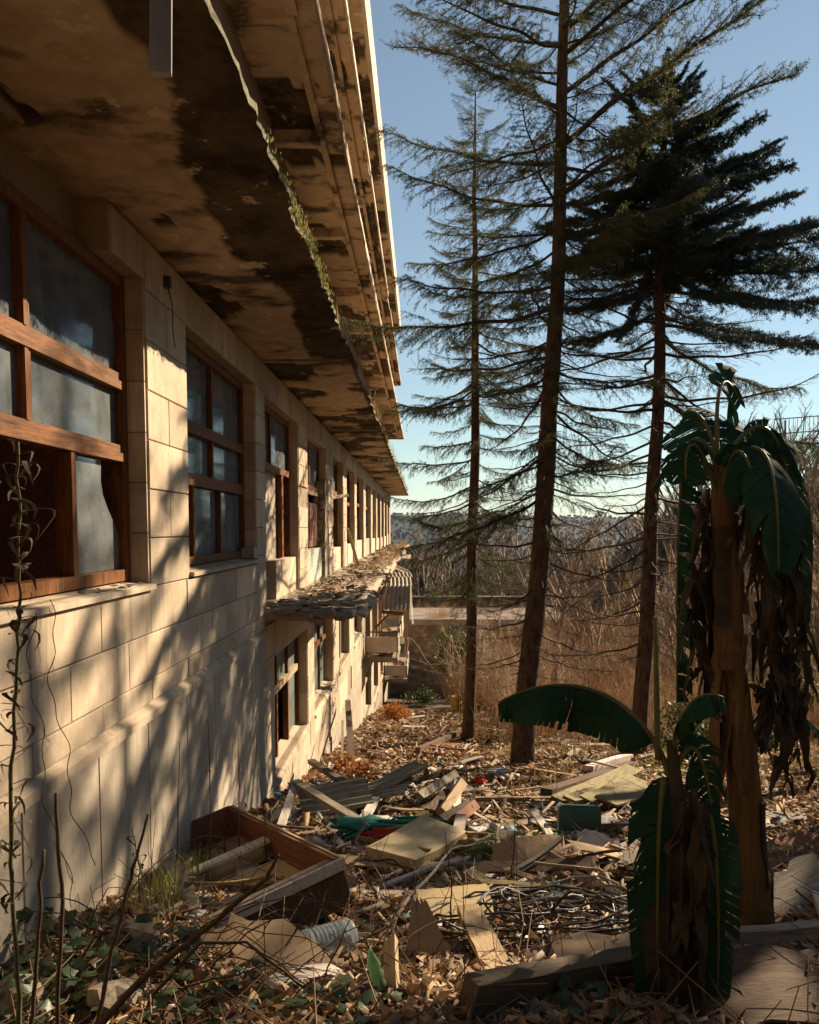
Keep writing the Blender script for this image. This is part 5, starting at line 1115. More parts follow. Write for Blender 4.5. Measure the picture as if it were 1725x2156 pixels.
# corrugated sheets in the pile
for k, (u, v, rz, lb) in enumerate([(735, 1722, 12, 'nearest the wall'), (800, 1712, -8, 'in the middle of the pile'), (865, 1700, 20, 'propped highest in the pile')]):
    o = corrugated(5, .75, .14, .03).obj('corrugated_sheet', mat('mossy_sheet%d' % k, (.20, .185, .14), (.33, .30, .23), scale=5, c3=(.10, .11, .06)), None, loc=gp(u, v) + Vector((-.45, -.3, .10 + .07*k)), rot=(R(8 - 10*k), R(-6 - 7*k), R(rz)))
    tag(o, 'mossy grey corrugated roofing sheet lying %s beyond the cabinet' % lb, 'roofing sheet', 'corrugated sheets beyond the cabinet')
for k in range(6):
    plank(['splintered brown stub at the left of the heap of broken posts', 'splintered stub leaning right on the heap of broken posts', 'short upright stub on top of the heap of broken posts', 'dark rotten stub under the heap of broken posts', 'orange-brown split post on the heap of broken posts', 'twisted branch-like post crowning the heap of broken posts'][k],
          [(905, 1735), (930, 1740), (958, 1738), (930, 1755), (960, 1752), (880, 1712)][k], [(950, 1700), (975, 1712), (960, 1708), (985, 1740), (1000, 1735), (960, 1688)][k], .10, .07, [W_dark, W_tan, W_pale, W_dark, W_red, W_grey][k], (.12 + .05*(k == 5), .34 if k in (1, 2, 5) else .2), random.random(), 'post', 'post', .06, group='heap of broken posts')
# plastics, bottles, bags
def bottle(label, p, rot, s, m, prof, capm=None, name='bottle'):
    t = thing(name, label, 'bottle', p, rot); b = MB(); b.lathe(prof, 18); o = b.obj('body', m, t, smooth=True); o.scale = (s,)*3
    if capm: r0, z0 = prof[-1][0] + .012, prof[-1][1]; b = MB(); b.lathe([(0.0005, z0 + .03), (r0, z0 + .028), (r0, z0 - .03), (r0 * .9, z0 - .03)], 12); o = b.obj('cap', capm, t); o.scale = (s,)*3
    return t
def pet(name, c, rough=.08):
    m = bpy.data.materials.new(name); m.use_nodes = True; N = m.node_tree.nodes; L = m.node_tree.links; N.clear(); out = N.new('ShaderNodeOutputMaterial')
    tr = N.new('ShaderNodeBsdfTransparent'); tr.inputs[0].default_value = (*c, 1); g = N.new('ShaderNodeBsdfGlossy'); g.inputs[1].default_value = rough; d = N.new('ShaderNodeBsdfTranslucent'); d.inputs[0].default_value = (*[min(1, q*.9) for q in c], 1)
    d2 = N.new('ShaderNodeBsdfDiffuse'); d2.inputs[0].default_value = (*[min(1, q*.9) for q in c], 1)
    lw = N.new('ShaderNodeLayerWeight'); lw.inputs[0].default_value = .45; a = N.new('ShaderNodeMixShader'); L.new(lw.outputs[1], a.inputs[0]); L.new(tr.outputs[0], a.inputs[1]); L.new(g.outputs[0], a.inputs[2])
    b = N.new('ShaderNodeMixShader'); b.inputs[0].default_value = .5; L.new(d.outputs[0], b.inputs[1]); L.new(d2.outputs[0], b.inputs[2])
    e = N.new('ShaderNodeMixShader'); e.inputs[0].default_value = .40; L.new(a.outputs[0], e.inputs[1]); L.new(b.outputs[0], e.inputs[2]); L.new(e.outputs[0], out.inputs[0]); return m
rib = [(.001, 0), (.085, .0), (.10, .02)]
for k in range(9): rib += [(.10, .04 + k*.028), (.092, .05 + k*.028), (.10, .06 + k*.028)]
rib += [(.10, .31), (.085, .36), (.04, .41), (.026, .43), (.026, .46)]
bottle('big clear ribbed water jug lying on its side behind the torn triangular scrap', gp(742, 2010) + Vector((.0, 0, .10)), (R(90), R(8), R(-58)), .78, pet('clear_plastic', (.80, .90, .94)), rib, mat('blue_cap', (.05, .16, .30)))
cr = [(.001, 0), (.03, 0), (.036, .02)] + [(.036 + .006*math.sin(k*1.9), .03 + k*.022) for k in range(8)] + [(.03, .22), (.014, .27), (.013, .29)]
bottle('small crumpled green soda bottle standing upright in the foreground litter', gp(803, 2105) + Vector((0, 0, .03)), (R(14), R(-12), 0), .72, pet('green_plastic', (.26, .44, .28)), cr)
def crumple(name, label, cat, p, s, m, seed, sc3=(1, 1, .5), rot=0):
    me = bpy.data.meshes.new(name); bm = bmesh.new(); bmesh.ops.create_icosphere(bm, subdivisions=3, radius=1)
    for v in bm.verts:
        q = v.co; f = .55 + .9 * float(fbm(q.x*1.7 + seed, q.y*1.7 + q.z*2.3, seed, 3)) - .35 * abs(float(vnoise(q.x*4 + q.z*3, q.y*4 + seed, seed)) - .5) * 2
        v.co = Vector((q.x*sc3[0], q.y*sc3[1], q.z*sc3[2])) * f * s
    bm.to_mesh(me); bm.free(); me.materials.append(m); o = link(name, me, None, p, (random.uniform(-.2, .2), random.uniform(-.2, .2), rot)); return tag(o, label, cat)
m_bagw = mat('white_plastic_film', (.55, .55, .54), (.72, .72, .70), scale=6, rough=.35, trans=.3, c3=(.40, .36, .30), s3=5); m_bagb = mat('pale_blue_film', (.40, .47, .55), (.58, .64, .70), scale=6, rough=.3, trans=.3)
m_redp = mat('red_plastic', (.50, .04, .02), (.65, .08, .03), rough=.4); m_yelf = mat('yellow_foil', (.55, .42, .03), (.75, .62, .10), scale=4, rough=.25, spec=.8); m_greenp = mat('green_tarpaulin', (.015, .16, .11), (.04, .26, .19), scale=5, rough=.45)
bags = [('large grey-white plastic bag between the wall and the propped planks', (690, 1705), .20, m_bagw, (1, .8, .9)), ('crumpled white plastic bag at the wall left of the propped planks', (600, 1735), .18, m_bagw, (.9, .9, .7)),
    ('dirty white sack half buried left of the cabinet corner', (545, 1868), .17, m_bagw, (1.4, .8, .4)), ('flattened white plastic film in the weeds near the wall', (470, 1880), .14, m_bagw, (1.6, .7, .3)),
    ('pale blue plastic bag on the leaves beside the thick trunk', (1050, 1640), .20, m_bagb, (1.2, .8, .6)), ('white bag beyond the red rag along the wall foot', (745, 1650), .22, m_bagw, (1.5, .9, .6)),
    ('white plastic bundle under the russet plants at the wall', (705, 1668), .2, m_bagw, (1.2, .9, .7)), ('white film caught by the rocks below the weeds', (380, 1945), .10, m_bagw, (1.6, .8, .4)), ('wrinkled grey film by the yellowed slab', (1010, 1845), .08, m_bagb, (1.5, .8, .5))]
for k, (lb, uv, s, m, s3) in enumerate(bags): crumple('plastic_bag', lb, 'bag', gp(*uv) + Vector((0, 0, s*.25)), s, m, 600 + k, s3, k)
crumple('red_rag', 'small bright red rag on the leaves behind the propped planks', 'rag', gp(768, 1670) + Vector((0, 0, .05)), .10, m_redp, 620, (1.1, .8, .6)); crumple('red_ball', 'dark red crumpled ball among the far splinters', 'litter', gp(1012, 1660) + Vector((0, 0, .08)), .11, m_redp, 621, (1, 1, .8))
crumple('red_net', 'scrap of red netting inside the cable coil', 'litter', gp(1168, 1920) + Vector((0, 0, .04)), .06, m_redp, 622, (1.2, .9, .5))
crumple('foil_wrapper', 'shiny yellow foil wrapper in front of the cable coil', 'wrapper', gp(1195, 2020) + Vector((0, 0, .03)), .11, m_yelf, 623, (1.5, .8, .4), .4)
crumple('tarpaulin', 'crumpled green tarpaulin in the heap behind the yellowed slab', 'tarpaulin', gp(800, 1768) + Vector((0, 0, .07)), .30, m_greenp, 624, (1.5, .7, .35), .2)
crumple('red_cloth', 'dark red cloth bundled on the green tarpaulin', 'cloth', gp(805, 1780) + Vector((0, 0, .10)), .15, mat('dark_red_cloth', (.28, .02, .015), (.40, .05, .03)), 625, (1.6, .7, .4))
for k in range(9):
    b = MB(); p0 = gp(760 + k*12, 1778 + (k % 3)*4); b.tube([Vector((0, 0, 0)), Vector((.25, .06 + .02*k, .10)), Vector((.5, .12, .07 + .01*k)), Vector((.8, .1 + .03*k, .0))], .012, 5); tag(b.obj('green_strap', m_greenp, None, loc=p0 + Vector((-.25, 0, .06))), 'dark green strap trailing from the green tarpaulin', 'strap', 'straps of the green tarpaulin')
# green plastic case
t = thing('plastic_case', 'dark green plastic case lid standing on edge in the rubble', 'case', gp(1220, 1778) + Vector((0, 0, .02)), (R(-14), R(3), R(4)))
b = MB(); w_, h_, r_ = .40, .33, .05; pts = []
for cx, cz, a0 in ((w_/2-r_, h_-r_, 0), (-w_/2+r_, h_-r_, 90), (-w_/2+r_, r_, 180), (w_/2-r_, r_, 270)):
    for q in range(5): a = R(a0 + q*22.5); pts.append((cx + r_*math.cos(a), cz + r_*math.sin(a)))
def shell(b, pts, y0, y1, shr):
    n = len(pts); cz = h_/2; vs = [(x, y0, z) for x, z in pts] + [(x, y1, z) for x, z in pts] + [(x*shr, y1 - .012, (z-cz)*shr + cz) for x, z in pts]
    b.add(vs, [tuple(range(n-1, -1, -1)), tuple(range(2*n, 3*n))] + [(i, (i+1)%n, n+(i+1)%n, n+i) for i in range(n)] + [(n+i, n+(i+1)%n, 2*n+(i+1)%n, 2*n+i) for i in range(n)])
m_case = mat('dark_green_plastic', (.010, .085, .060), (.018, .12, .085), scale=3, rough=.35, bump=.05, spec=.5); shell(b, pts, -.03, .05, .9); b.obj('shell', m_case, t)
b = MB(); b.b2(-.06, .06, -.036, -.029, h_*.86, h_*.92); b.obj('latch', m_case, t)
for k in range(4): b = MB(); b.b2(-.13, .13, -.036, -.030, .06 + k*.055, .072 + k*.055); b.obj('rib', m_case, t)
board('glassy plastic tray propped on the leaves below the green case', (1258, 1800), .34, .20, m_white_p, (35, 8, -20), .10, 'plastic_tray', 'tray', seed=15, curl=-.03, t_=.01)
b = MB(); b.lathe([(.001, 0), (.034, 0), (.042, .11), (.045, .112), (.040, .108), (.032, .004), (.001, .004)], 14); tag(b.obj('paper_cup', m_white_p, None, loc=gp(1030, 1765) + Vector((0, 0, .04)), rot=(R(35), R(20), 0), smooth=True), 'white paper cup tipped over behind the grass tuft', 'cup')
t = thing('yellow_barrel', 'rusty yellow metal can standing beside the slender trunk far down the path', 'can', gp(962, 1498)); b = MB(); b.lathe([(.001, 0), (.22, 0), (.22, .03), (.205, .04), (.205, .28), (.22, .30), (.205, .32), (.205, .58), (.22, .6), (.20, .6), (.19, .05), (.001, .05)], 16); b.obj('body', mat('yellow_paint', (.38, .24, .04), (.55, .36, .07), c3=(.2, .1, .04)), t, smooth=True)
b = MB(); b.tube([(-.19, 0, .6), (-.12, 0, .75), (.12, 0, .75), (.19, 0, .6)], .012, 5); b.obj('handle', m_metal, t)
plank('grey metal pipe lying across the far splinters left of the slender trunk', (880, 1590), (960, 1558), .10, .10, m_metal, (.1, .12), 0, 'pipe', 'pipe', 0)
# cables
def coil(label, uv, n, r0, m, seed, rad=.007):
    rd = random.Random(seed); c = gp(*uv); b = MB(); pts = []; ex = rd.uniform(.6, .9)
    N_ = n * 22
    for i in range(N_):
        a = i * 6.283 / 22; k = i / 22; rr = r0 * (1 + .35*math.sin(k*1.7 + seed)) ; x_ = c.x + rr*math.cos(a) + .16*math.sin(k*2.3) ; y_ = c.y + rr*ex*math.sin(a) + .14*math.cos(k*1.9 + 1)
        pts.append((x_, y_, gz1(x_, y_) + .05 + .09*(.5 + .5*math.sin(a + k*.7)) * (1 + .5 * math.sin(k*3)) + .02*k/n))
    b.tube(pts, rad, 5); return tag(b.obj('cable_coil', m, None, smooth=True), label, 'cable')
coil('large tangle of black cable in the sunlit litter behind the beam', (1130, 1950), 13, .36, m_wire, 1); coil('loose loops of grey cable on the right of the black cable tangle', (1210, 1935), 5, .30, m_wirel, 2, .006); coil('thin black cable loops left of the plywood sheet', (1010, 2010), 5, .24, m_wire, 3, .005)
for k, (u0, v0, u1, v1, lb) in enumerate([(640, 1950, 870, 1860, 'long thin'), (830, 1960, 1060, 1800, 'thick pale'), (1090, 2010, 1330, 1960, 'low dark')]):
    b = MB(); p0, p1 = gp(u0, v0), gp(u1, v1); n = 14; b.tube([p0.lerp(p1, i/n) + Vector((0, 0, .05 + .22*math.sin(i/n*3.14) + .02*math.sin(i*1.3))) for i in range(n+1)], [.012 - .0006*i for i in range(n+1)], 6); tag(b.obj('dead_branch', [m_string, W_grey, m_string][k], None), lb + ' dead branch arching over the litter ' + ['in front of the cabinet', 'towards the yellowed slab', 'beside the cable tangle'][k], 'branch')
# boards on the right, behind and below the banana plants
board('reddish-brown panel lying in the leaves at the right edge', (1685, 1800), .55, .40, W_red, (6, -6, 24), .05, seed=21, rag=.005, wav=.003); board('grey-brown panel leaning at the right edge below the reddish panel', (1690, 1925), .55, .42, W_grey, (14, -14, 20), .10, seed=22)
plank('pale pole lying over the grey-brown panel at the right edge', (1690, 1890), (1735, 1985), .04, .04, W_pale, (.2, .12), 0, 'pole', 'pole', 0); plank('long pale rail draped with rag behind the banana stems at lower right', (1500, 2040), (1740, 2030), .06, .06, W_grey, (.16, .18), 0, 'pole', 'pole', 0)
board('dark rotten panel in the shade of the lower right corner', (1650, 2120), .75, .42, W_dark, (8, 4, 10), .10, seed=25, curl=-.03); board('tilted grey fibreboard scrap on the slope right of the banana trunk', (1640, 1740), .5, .3, W_grey, (10, 5, -15), .06, seed=26)
# stones and rubble at the wall foot
def rock_mesh(seed):
    me = bpy.data.meshes.new('stone'); bm = bmesh.new(); bmesh.ops.create_icosphere(bm, subdivisions=2, radius=1)
    r = np.random.default_rng(seed); pl = r.normal(size=(7, 3)); pl /= np.linalg.norm(pl, axis=1, keepdims=True)
    for v in bm.verts:
        q = np.array(v.co); f = min([1.0] + [r_ / max(1e-3, float(q @ p_)) for p_, r_ in zip(pl, r.uniform(.5, .8, 7)) if q @ p_ > .3]); v.co = Vector(q * f * (1 + .08 * (r.random() - .5)))
    bm.to_mesh(me); bm.free(); me.materials.append(m_stone); return me
rocks = [rock_mesh(700 + k) for k in range(6)]
for k, (u, v, s, lb) in enumerate([(340, 1900, .26, 'largest grey broken stone, leaning on the wall foot beside the weeds'), (315, 1880, .16, 'medium stone wedged between the largest stone and the wall'), (395, 1935, .15, 'pale stone lying in front of the weeds'), (300, 1985, .14, 'flat pale stone in the lower left by the wall foot'), (250, 1990, .11, 'small stone between the ivy and the flat pale stone'), (490, 1800, .16, 'brownish stone beside the far corner of the cabinet'), (455, 1815, .13, 'low stone at the wall foot left of the cabinet corner'), (1345, 1965, .20, 'dark angular stone left of the dark hanging banana leaves'), (1300, 1925, .13, 'mossy stone beyond the dark angular stone'), (250, 2130, .17, 'shaded stone at the bottom left among the stems'), (40, 2140, .16, 'pale stone at the bottom left corner')]):
    o = link('stone', rocks[k % 6], None, gp(u, v) + Vector((0, 0, s*.2)), (random.random(), random.random(), random.random()*6), (s, s*.8, s*.62)); tag(o, lb, 'stone')
brm = MB(); brm.b2(-.11, .11, -.055, .055, -.033, .033, jit=.008); brm = brm.mesh('brick', m_brick)
LM = [((700, 1690), 'the propped dark planks'), ((715, 1850), 'the cabinet carcass'), ((880, 1805), 'the yellowed slab'), ((958, 1955), 'the plywood sheet'), ((1130, 1950), 'the black cable tangle'), ((1220, 1760), 'the green plastic case'), ((1100, 1640), 'the thick conifer trunk'), ((988, 1575), 'the slender conifer trunk'), ((1340, 1615), 'the dark-crowned conifer'), ((1260, 1690), 'the fan of mossy planks'), ((840, 1705), 'the corrugated sheets'), ((950, 1730), 'the heap of broken posts'), ((768, 1670), 'the bright red rag'), ((800, 1770), 'the green tarpaulin'), ((962, 1498), 'the yellow can'), ((885, 1485), 'the low green bush'), ((640, 2030), 'the curled fibreboard'), ((1590, 1990), 'the banana trunk'), ((1195, 2020), 'the yellow foil wrapper'), ((1108, 1840), 'the small brown board'), ((1050, 1640), 'the pale blue bag'), ((830, 1520), 'the orange-leaved bush'), ((1240, 2110), 'the massive beam'), ((1030, 1765), 'the paper cup'), ((920, 1575), 'the grey pipe'), ((1690, 1800), 'the reddish-brown panel'), ((1210, 1590), 'the bare canes'), ((1282, 1618), 'the pinkish beam')]
LMP = [(gp(*uv), n_) for uv, n_ in LM]; used = {}
def near(p):
    n_ = sorted(LMP, key=lambda q: (q[0] - p).length); a = n_[0]; d = p - a[0]
    side = ('beyond' if d.y > 0 else 'in front of') if abs(d.y) > abs(d.x) * 1.3 else ('right of' if d.x > 0 else 'left of'); return side, a[1], n_[1][1]
def uniq(o, base, p, cat, group):
    s, a, b_ = near(p)
    for lb in ('%s %s %s' % (base, s, a), '%s %s %s, towards %s' % (base, s, a, b_), '%s close by %s' % (base, a)):
        if lb not in used and len(lb.replace('-', ' ').split()) <= 16: used[lb] = 1; return tag(o, lb, cat, group)
    return None
pv = []
for k, (w_, t_, L_) in enumerate([(.06, .018, 1.), (.10, .014, 1.), (.04, .03, 1.), (.07, .014, .7), (.12, .012, .7), (.03, .02, .9)]):
    for q, m in enumerate((W_grey, W_dark, W_tan, W_pale, W_red, W_moss, W_grey, W_tan)): pv.append((plank_mesh(800 + k*10 + q, L_, w_, t_, 6, .06).mesh('plank', m), ('grey', 'dark', 'tan', 'pale', 'reddish', 'mossy', 'grey', 'tan')[q], ('narrow', 'broad', 'square-cut', 'short', 'wide short', 'thin')[k], L_))
made = 0; tries = 0
while made < 235 and tries < 2500:
    tries += 1; y = math.exp(random.uniform(math.log(4.6), math.log(29))); c = -.2 + .10 * y; x = random.gauss(c, .13*y + .5)
    if x < -1.6 or x > .42*y: continue
    me, cn, sn, L0 = random.choice(pv); s = random.uniform(.32, 1.25); a = random.gauss(.25, .7) if random.random() < .75 else random.uniform(0, 3.14); p = Vector((x, y, gz1(x, y) + random.uniform(.02, .14)))
    hx = .5*L0*s*math.cos(a); hy = .5*L0*s*math.sin(a); dz = gz1(x+hx, y+hy) - gz1(x-hx, y-hy); al = ('lying across the slope' if abs(math.sin(a)) < .5 else ('pointing down the slope' if abs(math.cos(a)) < .6 else 'lying aslant')); lift = random.gauss(0, .10)
    o = link('plank', me); tag(o)
    if uniq(o, '%s%s %s plank %s' % (('long ' if s > 1.05 else ('stubby ' if s < .62 else '')), cn, sn, al), p, 'plank', 'planks strewn over the rubble slope') is None: bpy.data.objects.remove(o); continue
    o.location = p; o.rotation_euler = Euler((random.gauss(0, .18), -math.atan2(dz, L0*s) + lift, a)); o.scale = (s, s*random.uniform(.8, 1.2), 1); made += 1
made = 0
while made < 46 and tries < 5000:
    tries += 1; y = math.exp(random.uniform(math.log(4), math.log(20))); x = random.uniform(-1.6, .32*y); p = Vector((x, y, gz1(x, y) + .03)); o = link('brick', brm, None, p, (random.uniform(-.4, .4), random.uniform(-.4, .4), random.uniform(0, 3.1)), random.uniform(.6, 1.1))
    if uniq(o, random.choice(['broken red-brown brick', 'half buried brick', 'chipped brick', 'tilted brick']), p, 'brick', 'bricks in the rubble') is None: bpy.data.objects.remove(o); continue
    made += 1
made = 0; sm = [(sheet_mesh(.5, .34, .010, random.uniform(-.05, .05), .015, 900 + k, 6, 4, .05).mesh('board', m), n_) for k, (m, n_) in enumerate([(W_brown, 'brown'), (W_yel, 'yellowed'), (W_grey, 'grey'), (W_pale, 'pale'), (W_moss, 'mossy'), (m_white_p, 'white plastic')])]
while made < 60 and tries < 8000:
    tries += 1; y = math.exp(random.uniform(math.log(4.5), math.log(26))); x = random.gauss(-.1 + .12*y, .13*y + .5)
    if x < -1.5 or x > .45*y: continue
    me, n_ = random.choice(sm); p = Vector((x, y, gz1(x, y) + .05)); s = random.uniform(.3, .9); o = link('board', me, None, p, (random.gauss(0, .22), random.gauss(0, .22) , random.uniform(0, 6)), (s, s*random.uniform(.6, 1.2), 1))
    if uniq(o, '%s%s board scrap' % ('large ' if s > 1 else ('small ' if s < .65 else ''), n_), p, 'board', 'board scraps in the rubble') is None: bpy.data.objects.remove(o); continue
    made += 1
# ------------------------------------------------------------------ banana plants
m_ban = mat('banana_leaf', (0.009, 0.032, 0.020), (0.022, 0.062, 0.034), scale=4, stretch=(1, 1, 1), rough=.7, bump=.25, bscale=30, spec=.06, trans=.10)
m_band = mat('dead_banana_leaf', (0.022, 0.018, 0.012), (0.085, 0.062, 0.038), scale=5, rough=.85, bump=.5, trans=.12)
m_bant = mat('banana_sheath', (0.075, 0.040, 0.015), (0.19, 0.11, 0.042), scale=4, stretch=(7, 7, .6), rough=.6, bump=.6, bscale=12, c3=(.05, .03, .018), s3=1.6)
m_rib = mat('banana_midrib', (.055, .07, .022), (.12, .125, .042), scale=4, bump=.1, rough=.5)
def bez(P, n):
    P = [Vector(p) for p in P]; out = []
    for i in range(n + 1):
        t = i / n; q = list(P)
        while len(q) > 1: q = [a.lerp(b, t) for a, b in zip(q, q[1:])]
        out.append(q[0])
    return out
def banana_leaf(parent, ctrl, width, m=None, n=26, droop=.5, torn=.5, side=(1, 1), up=(0, 0, 1), seed=0, pet=.15, tipw=.25, fold=None, rad=.0115, label=None):
    """midrib along ctrl; blade in two halves cut into strips that hang by droop"""
    rd = random.Random(seed); m = m or m_ban; pts = bez(ctrl, n); b = MB(); upv = Vector(up)
    b.tube(pts, [rad * (1 - .8*i/n) + .002 for i in range(n+1)], 6); lf = b.obj('leaf', m_rib if m is m_ban else m_band, parent, smooth=True)
    if label: lf['label'] = label
    bl = MB(); gap = 0; run = {1: 0, -1: 0}; cut = {1: [], -1: []}
    frames = []
    for i in range(n + 1):
        t = (pts[min(i+1, n)] - pts[max(i-1, 0)]).normalized(); s_ = t.cross(upv)
        if s_.length < .05: s_ = t.cross(Vector((1, .3, 0)))
        s_.normalize(); nn = s_.cross(t).normalized(); u = (i/n - pet) / (1 - pet); frames.append((pts[i], t, s_, nn, u))
    def wid(u): return width * max(0.0, min(1, u*6)) ** .6 * (max(0.0, 1 - ((u - .4)/.62)**2) * (1 - tipw) + tipw * (u < .985) ) if u > 0 else 0
    for sgn in (1, -1):
        if not side[0 if sgn > 0 else 1]: continue
        ang = droop; k0 = int(pet * n); off = 0
        for i in range(k0, n):
            if rd.random() < torn: ang = droop + rd.uniform(-.25, .35); g = rd.uniform(.08, .40)
            else: g = 0
            (p0, t0, s0, n0, u0), (p1, t1, s1, n1, u1) = frames[i], frames[i+1]; w0, w1 = wid(u0), wid(u1)
            if w0 + w1 < .01: continue
            vs = []
            for j, f in enumerate((0, .35, .7, 1.0)):
                a_ = ang * (.35 + .9*f); dn = (Vector((0, 0, -1)) * math.sin(a_) if fold is None else Vector(fold) * math.sin(a_))
                q0 = p0.lerp(p1, g * f * .5); q1 = p1.lerp(p0, g * f * .5)
                for (p, s_, w_, t_) in ((q0, s0, w0, t0), (q1, s1, w1, t1)):
                    vs.append(p + (s_ * sgn * math.cos(a_) + dn + t_ * .22*f) * w_ * f + Vector((0, 0, .006*rd.uniform(-1, 1))))
            bl.add(vs, [(2*j, 2*j+1, 2*j+3, 2*j+2) if sgn > 0 else (2*j, 2*j+2, 2*j+3, 2*j+1) for j in range(3)])
    bl.obj('blade', m, lf, smooth=True); return lf
def dead_leaf(parent, p0, length, seed, width=.10, dir_=(0, 0)):
    """a withered leaf hanging down in twisted shreds"""
    rd = random.Random(seed); P = [Vector(p0)]; d = Vector((dir_[0], dir_[1], -.6)); n = 12
    for i in range(n): d = Vector((d.x*.75 + rd.uniform(-.12, .12), d.y*.75 + rd.uniform(-.12, .12), -1)).normalized(); P.append(P[-1] + d * length / n)
    b = MB(); b.tube(P, [.009*(1 - i/(n+2)) + .002 for i in range(n+1)], 5); lf = b.obj('dead_leaf', m_band, parent); bl = MB()
    for q in range(int(length * 26)):
        i = rd.randint(1, n-1); a = rd.uniform(0, 6.283); l = rd.uniform(.08, .30); w_ = rd.uniform(.012, .04); o = Vector((math.cos(a), math.sin(a), 0)); c = o.cross(Vector((0, 0, 1))); p = P[i]; tw = rd.uniform(-1.5, 1.5)
        vs = []
        for k in range(5):
            f = k/4; cc = c * math.cos(tw*f) + o * math.sin(tw*f); pp = p + o * (width * math.sin(f*1.6) * rd.uniform(.5, 1)) - Vector((0, 0, l*f)); ww = w_ * (1 - .75*f); vs += [pp - cc*ww, pp + cc*ww]
        bl.add(vs, [(2*k, 2*k+1, 2*k+3, 2*k+2) for k in range(4)])
    bl.obj('shred', m_band, lf, smooth=True); return lf
def T_(u, v, Y): return at(u, v, Y)
YB = 4.25
base = gp(1592, 1995); YB = base.y
bp = thing('banana_plant', 'tall banana plant with a thick brown stem and hanging withered leaves on the right', 'banana plant', base)
def rel(u, v, dy=0, Y=None): return at(u, v, (Y or YB) + dy) - base
b = MB(); path = [(1605, 2040, .12), (1592, 1960, .115), (1578, 1800, .105), (1562, 1600, .092), (1540, 1400, .085), (1528, 1200, .075), (1522, 1080, .064), (1516, 1000, .045), (1512, 950, .022)]
b.tube([rel(u, v) for u, v, r in path], [r * .84 for u, v, r in path], 16); b.obj('trunk', m_bant, bp, smooth=True)
for k in range(30):                                           # peeling sheaths round the stem
    i = random.uniform(.3, 6); j = int(i); f = i - j; p = rel(path[j][0]*(1-f) + path[j+1][0]*f, path[j][1]*(1-f) + path[j+1][1]*f); r = path[j][2] * .84; a = random.uniform(0, 6.283); l = random.uniform(.25, .7); b = MB(); vs = []
    for q in range(7):
        z = -l*q/6; fl = .010 + .035*(q/6)**2 * random.uniform(.2, 2.2); ww = random.uniform(.025, .05) * (1 - .5*q/6)
        for s_ in (-1, 0, 1): an = a + s_*ww/r; vs.append(p + Vector((math.cos(an)*(r + fl), math.sin(an)*(r + fl), z)))
    b.add(vs, [(q*3+s_, q*3+s_+1, q*3+s_+4, q*3+s_+3) for q in range(6) for s_ in range(2)]); b.obj('sheath', random.choice([m_bant, m_band, m_bant, m_band, m_bant]), bp, smooth=True)
# crown leaves
banana_leaf(bp, [rel(1515, 1040), rel(1508, 900), rel(1500, 780, .05), rel(1530, 770, .2), rel(1560, 850, .25)], .17, droop=.5, torn=.06, seed=1, pet=.55, up=(.2, -1, .2))
banana_leaf(bp, [rel(1510, 980), rel(1470, 880, -.1), rel(1430, 900, .1), rel(1428, 1000, .1), rel(1426, 1200, .1), rel(1426, 1480, .1)], .105, droop=.25, torn=.85, seed=2, pet=.30, up=(0, -1, 0), side=(0, 1), tipw=.75, n=44, label='banana leaf hanging straight down and torn like a comb')
banana_leaf(bp, [rel(1520, 985), rel(1580, 860), rel(1640, 850, .1), rel(1665, 960, .2), rel(1672, 1080, .2), rel(1690, 1320, .2)], .20, droop=.5, torn=.18, seed=3, pet=.16, up=(0, -1, .2))
banana_leaf(bp, [rel(1525, 985), rel(1600, 900), rel(1632, 940, -.2), rel(1640, 1050, -.3), rel(1640, 1200, -.4)], .21, droop=.6, torn=.12, seed=4, pet=.2, up=(.3, -1, .2))
banana_leaf(bp, [rel(1512, 985), rel(1500, 900, .1), rel(1470, 850, .2), rel(1440, 870, .3)], .24, droop=.35, torn=.06, seed=5, pet=.12, up=(0, -1, .4))
banana_leaf(bp, [rel(1505, 990), rel(1460, 950), rel(1410, 960, -.1), rel(1372, 1030, -.1)], .055, droop=.7, torn=.6, seed=6, pet=.4, up=(0, -.4, 1))
banana_leaf(bp, [rel(1520, 990), rel(1560, 920, .2), rel(1620, 860, .3), rel(1680, 960, .5)], .22, droop=.7, torn=.1, seed=8, pet=.15)
banana_leaf(bp, [rel(1518, 1060), rel(1535, 930, -.1), rel(1560, 900, -.15), rel(1590, 1000, -.2), rel(1600, 1060, -.2)], .17, droop=.5, torn=.1, seed=11, pet=.2, up=(.2, -1, .3))
banana_leaf(bp, [rel(1512, 1050), rel(1480, 930, -.1), rel(1450, 900, -.1), rel(1440, 950, -.15), rel(1445, 1010, -.15)], .15, droop=.5, torn=.1, seed=12, pet=.25, up=(-.2, -1, .3))
banana_leaf(bp, [rel(1560, 1440), rel(1620, 1440, .1), rel(1680, 1500, .3), rel(1725, 1540, .4)], .10, droop=.6, torn=.6, seed=9, pet=.1, up=(0, -.6, 1))
for k, (u, v, L_, dx) in enumerate([(1490, 1030, .55, -.2), (1478, 1060, .9, -.25), (1570, 1000, .7, .3), (1600, 1020, 1.2, .35), (1640, 1080, 1.1, .3), (1665, 1150, 1.2, .3), (1690, 1250, .9, .25), (1620, 1150, 1.0, .3), (1590, 1080, .7, .3), (1655, 1010, .6, .2), (1630, 1250, .8, .2), (1680, 1330, .6, .2)]):
    dead_leaf(bp, rel(u, v, random.uniform(-.15, .25)), L_, 50 + k, .09, (dx*.4, random.uniform(-.2, .2)))
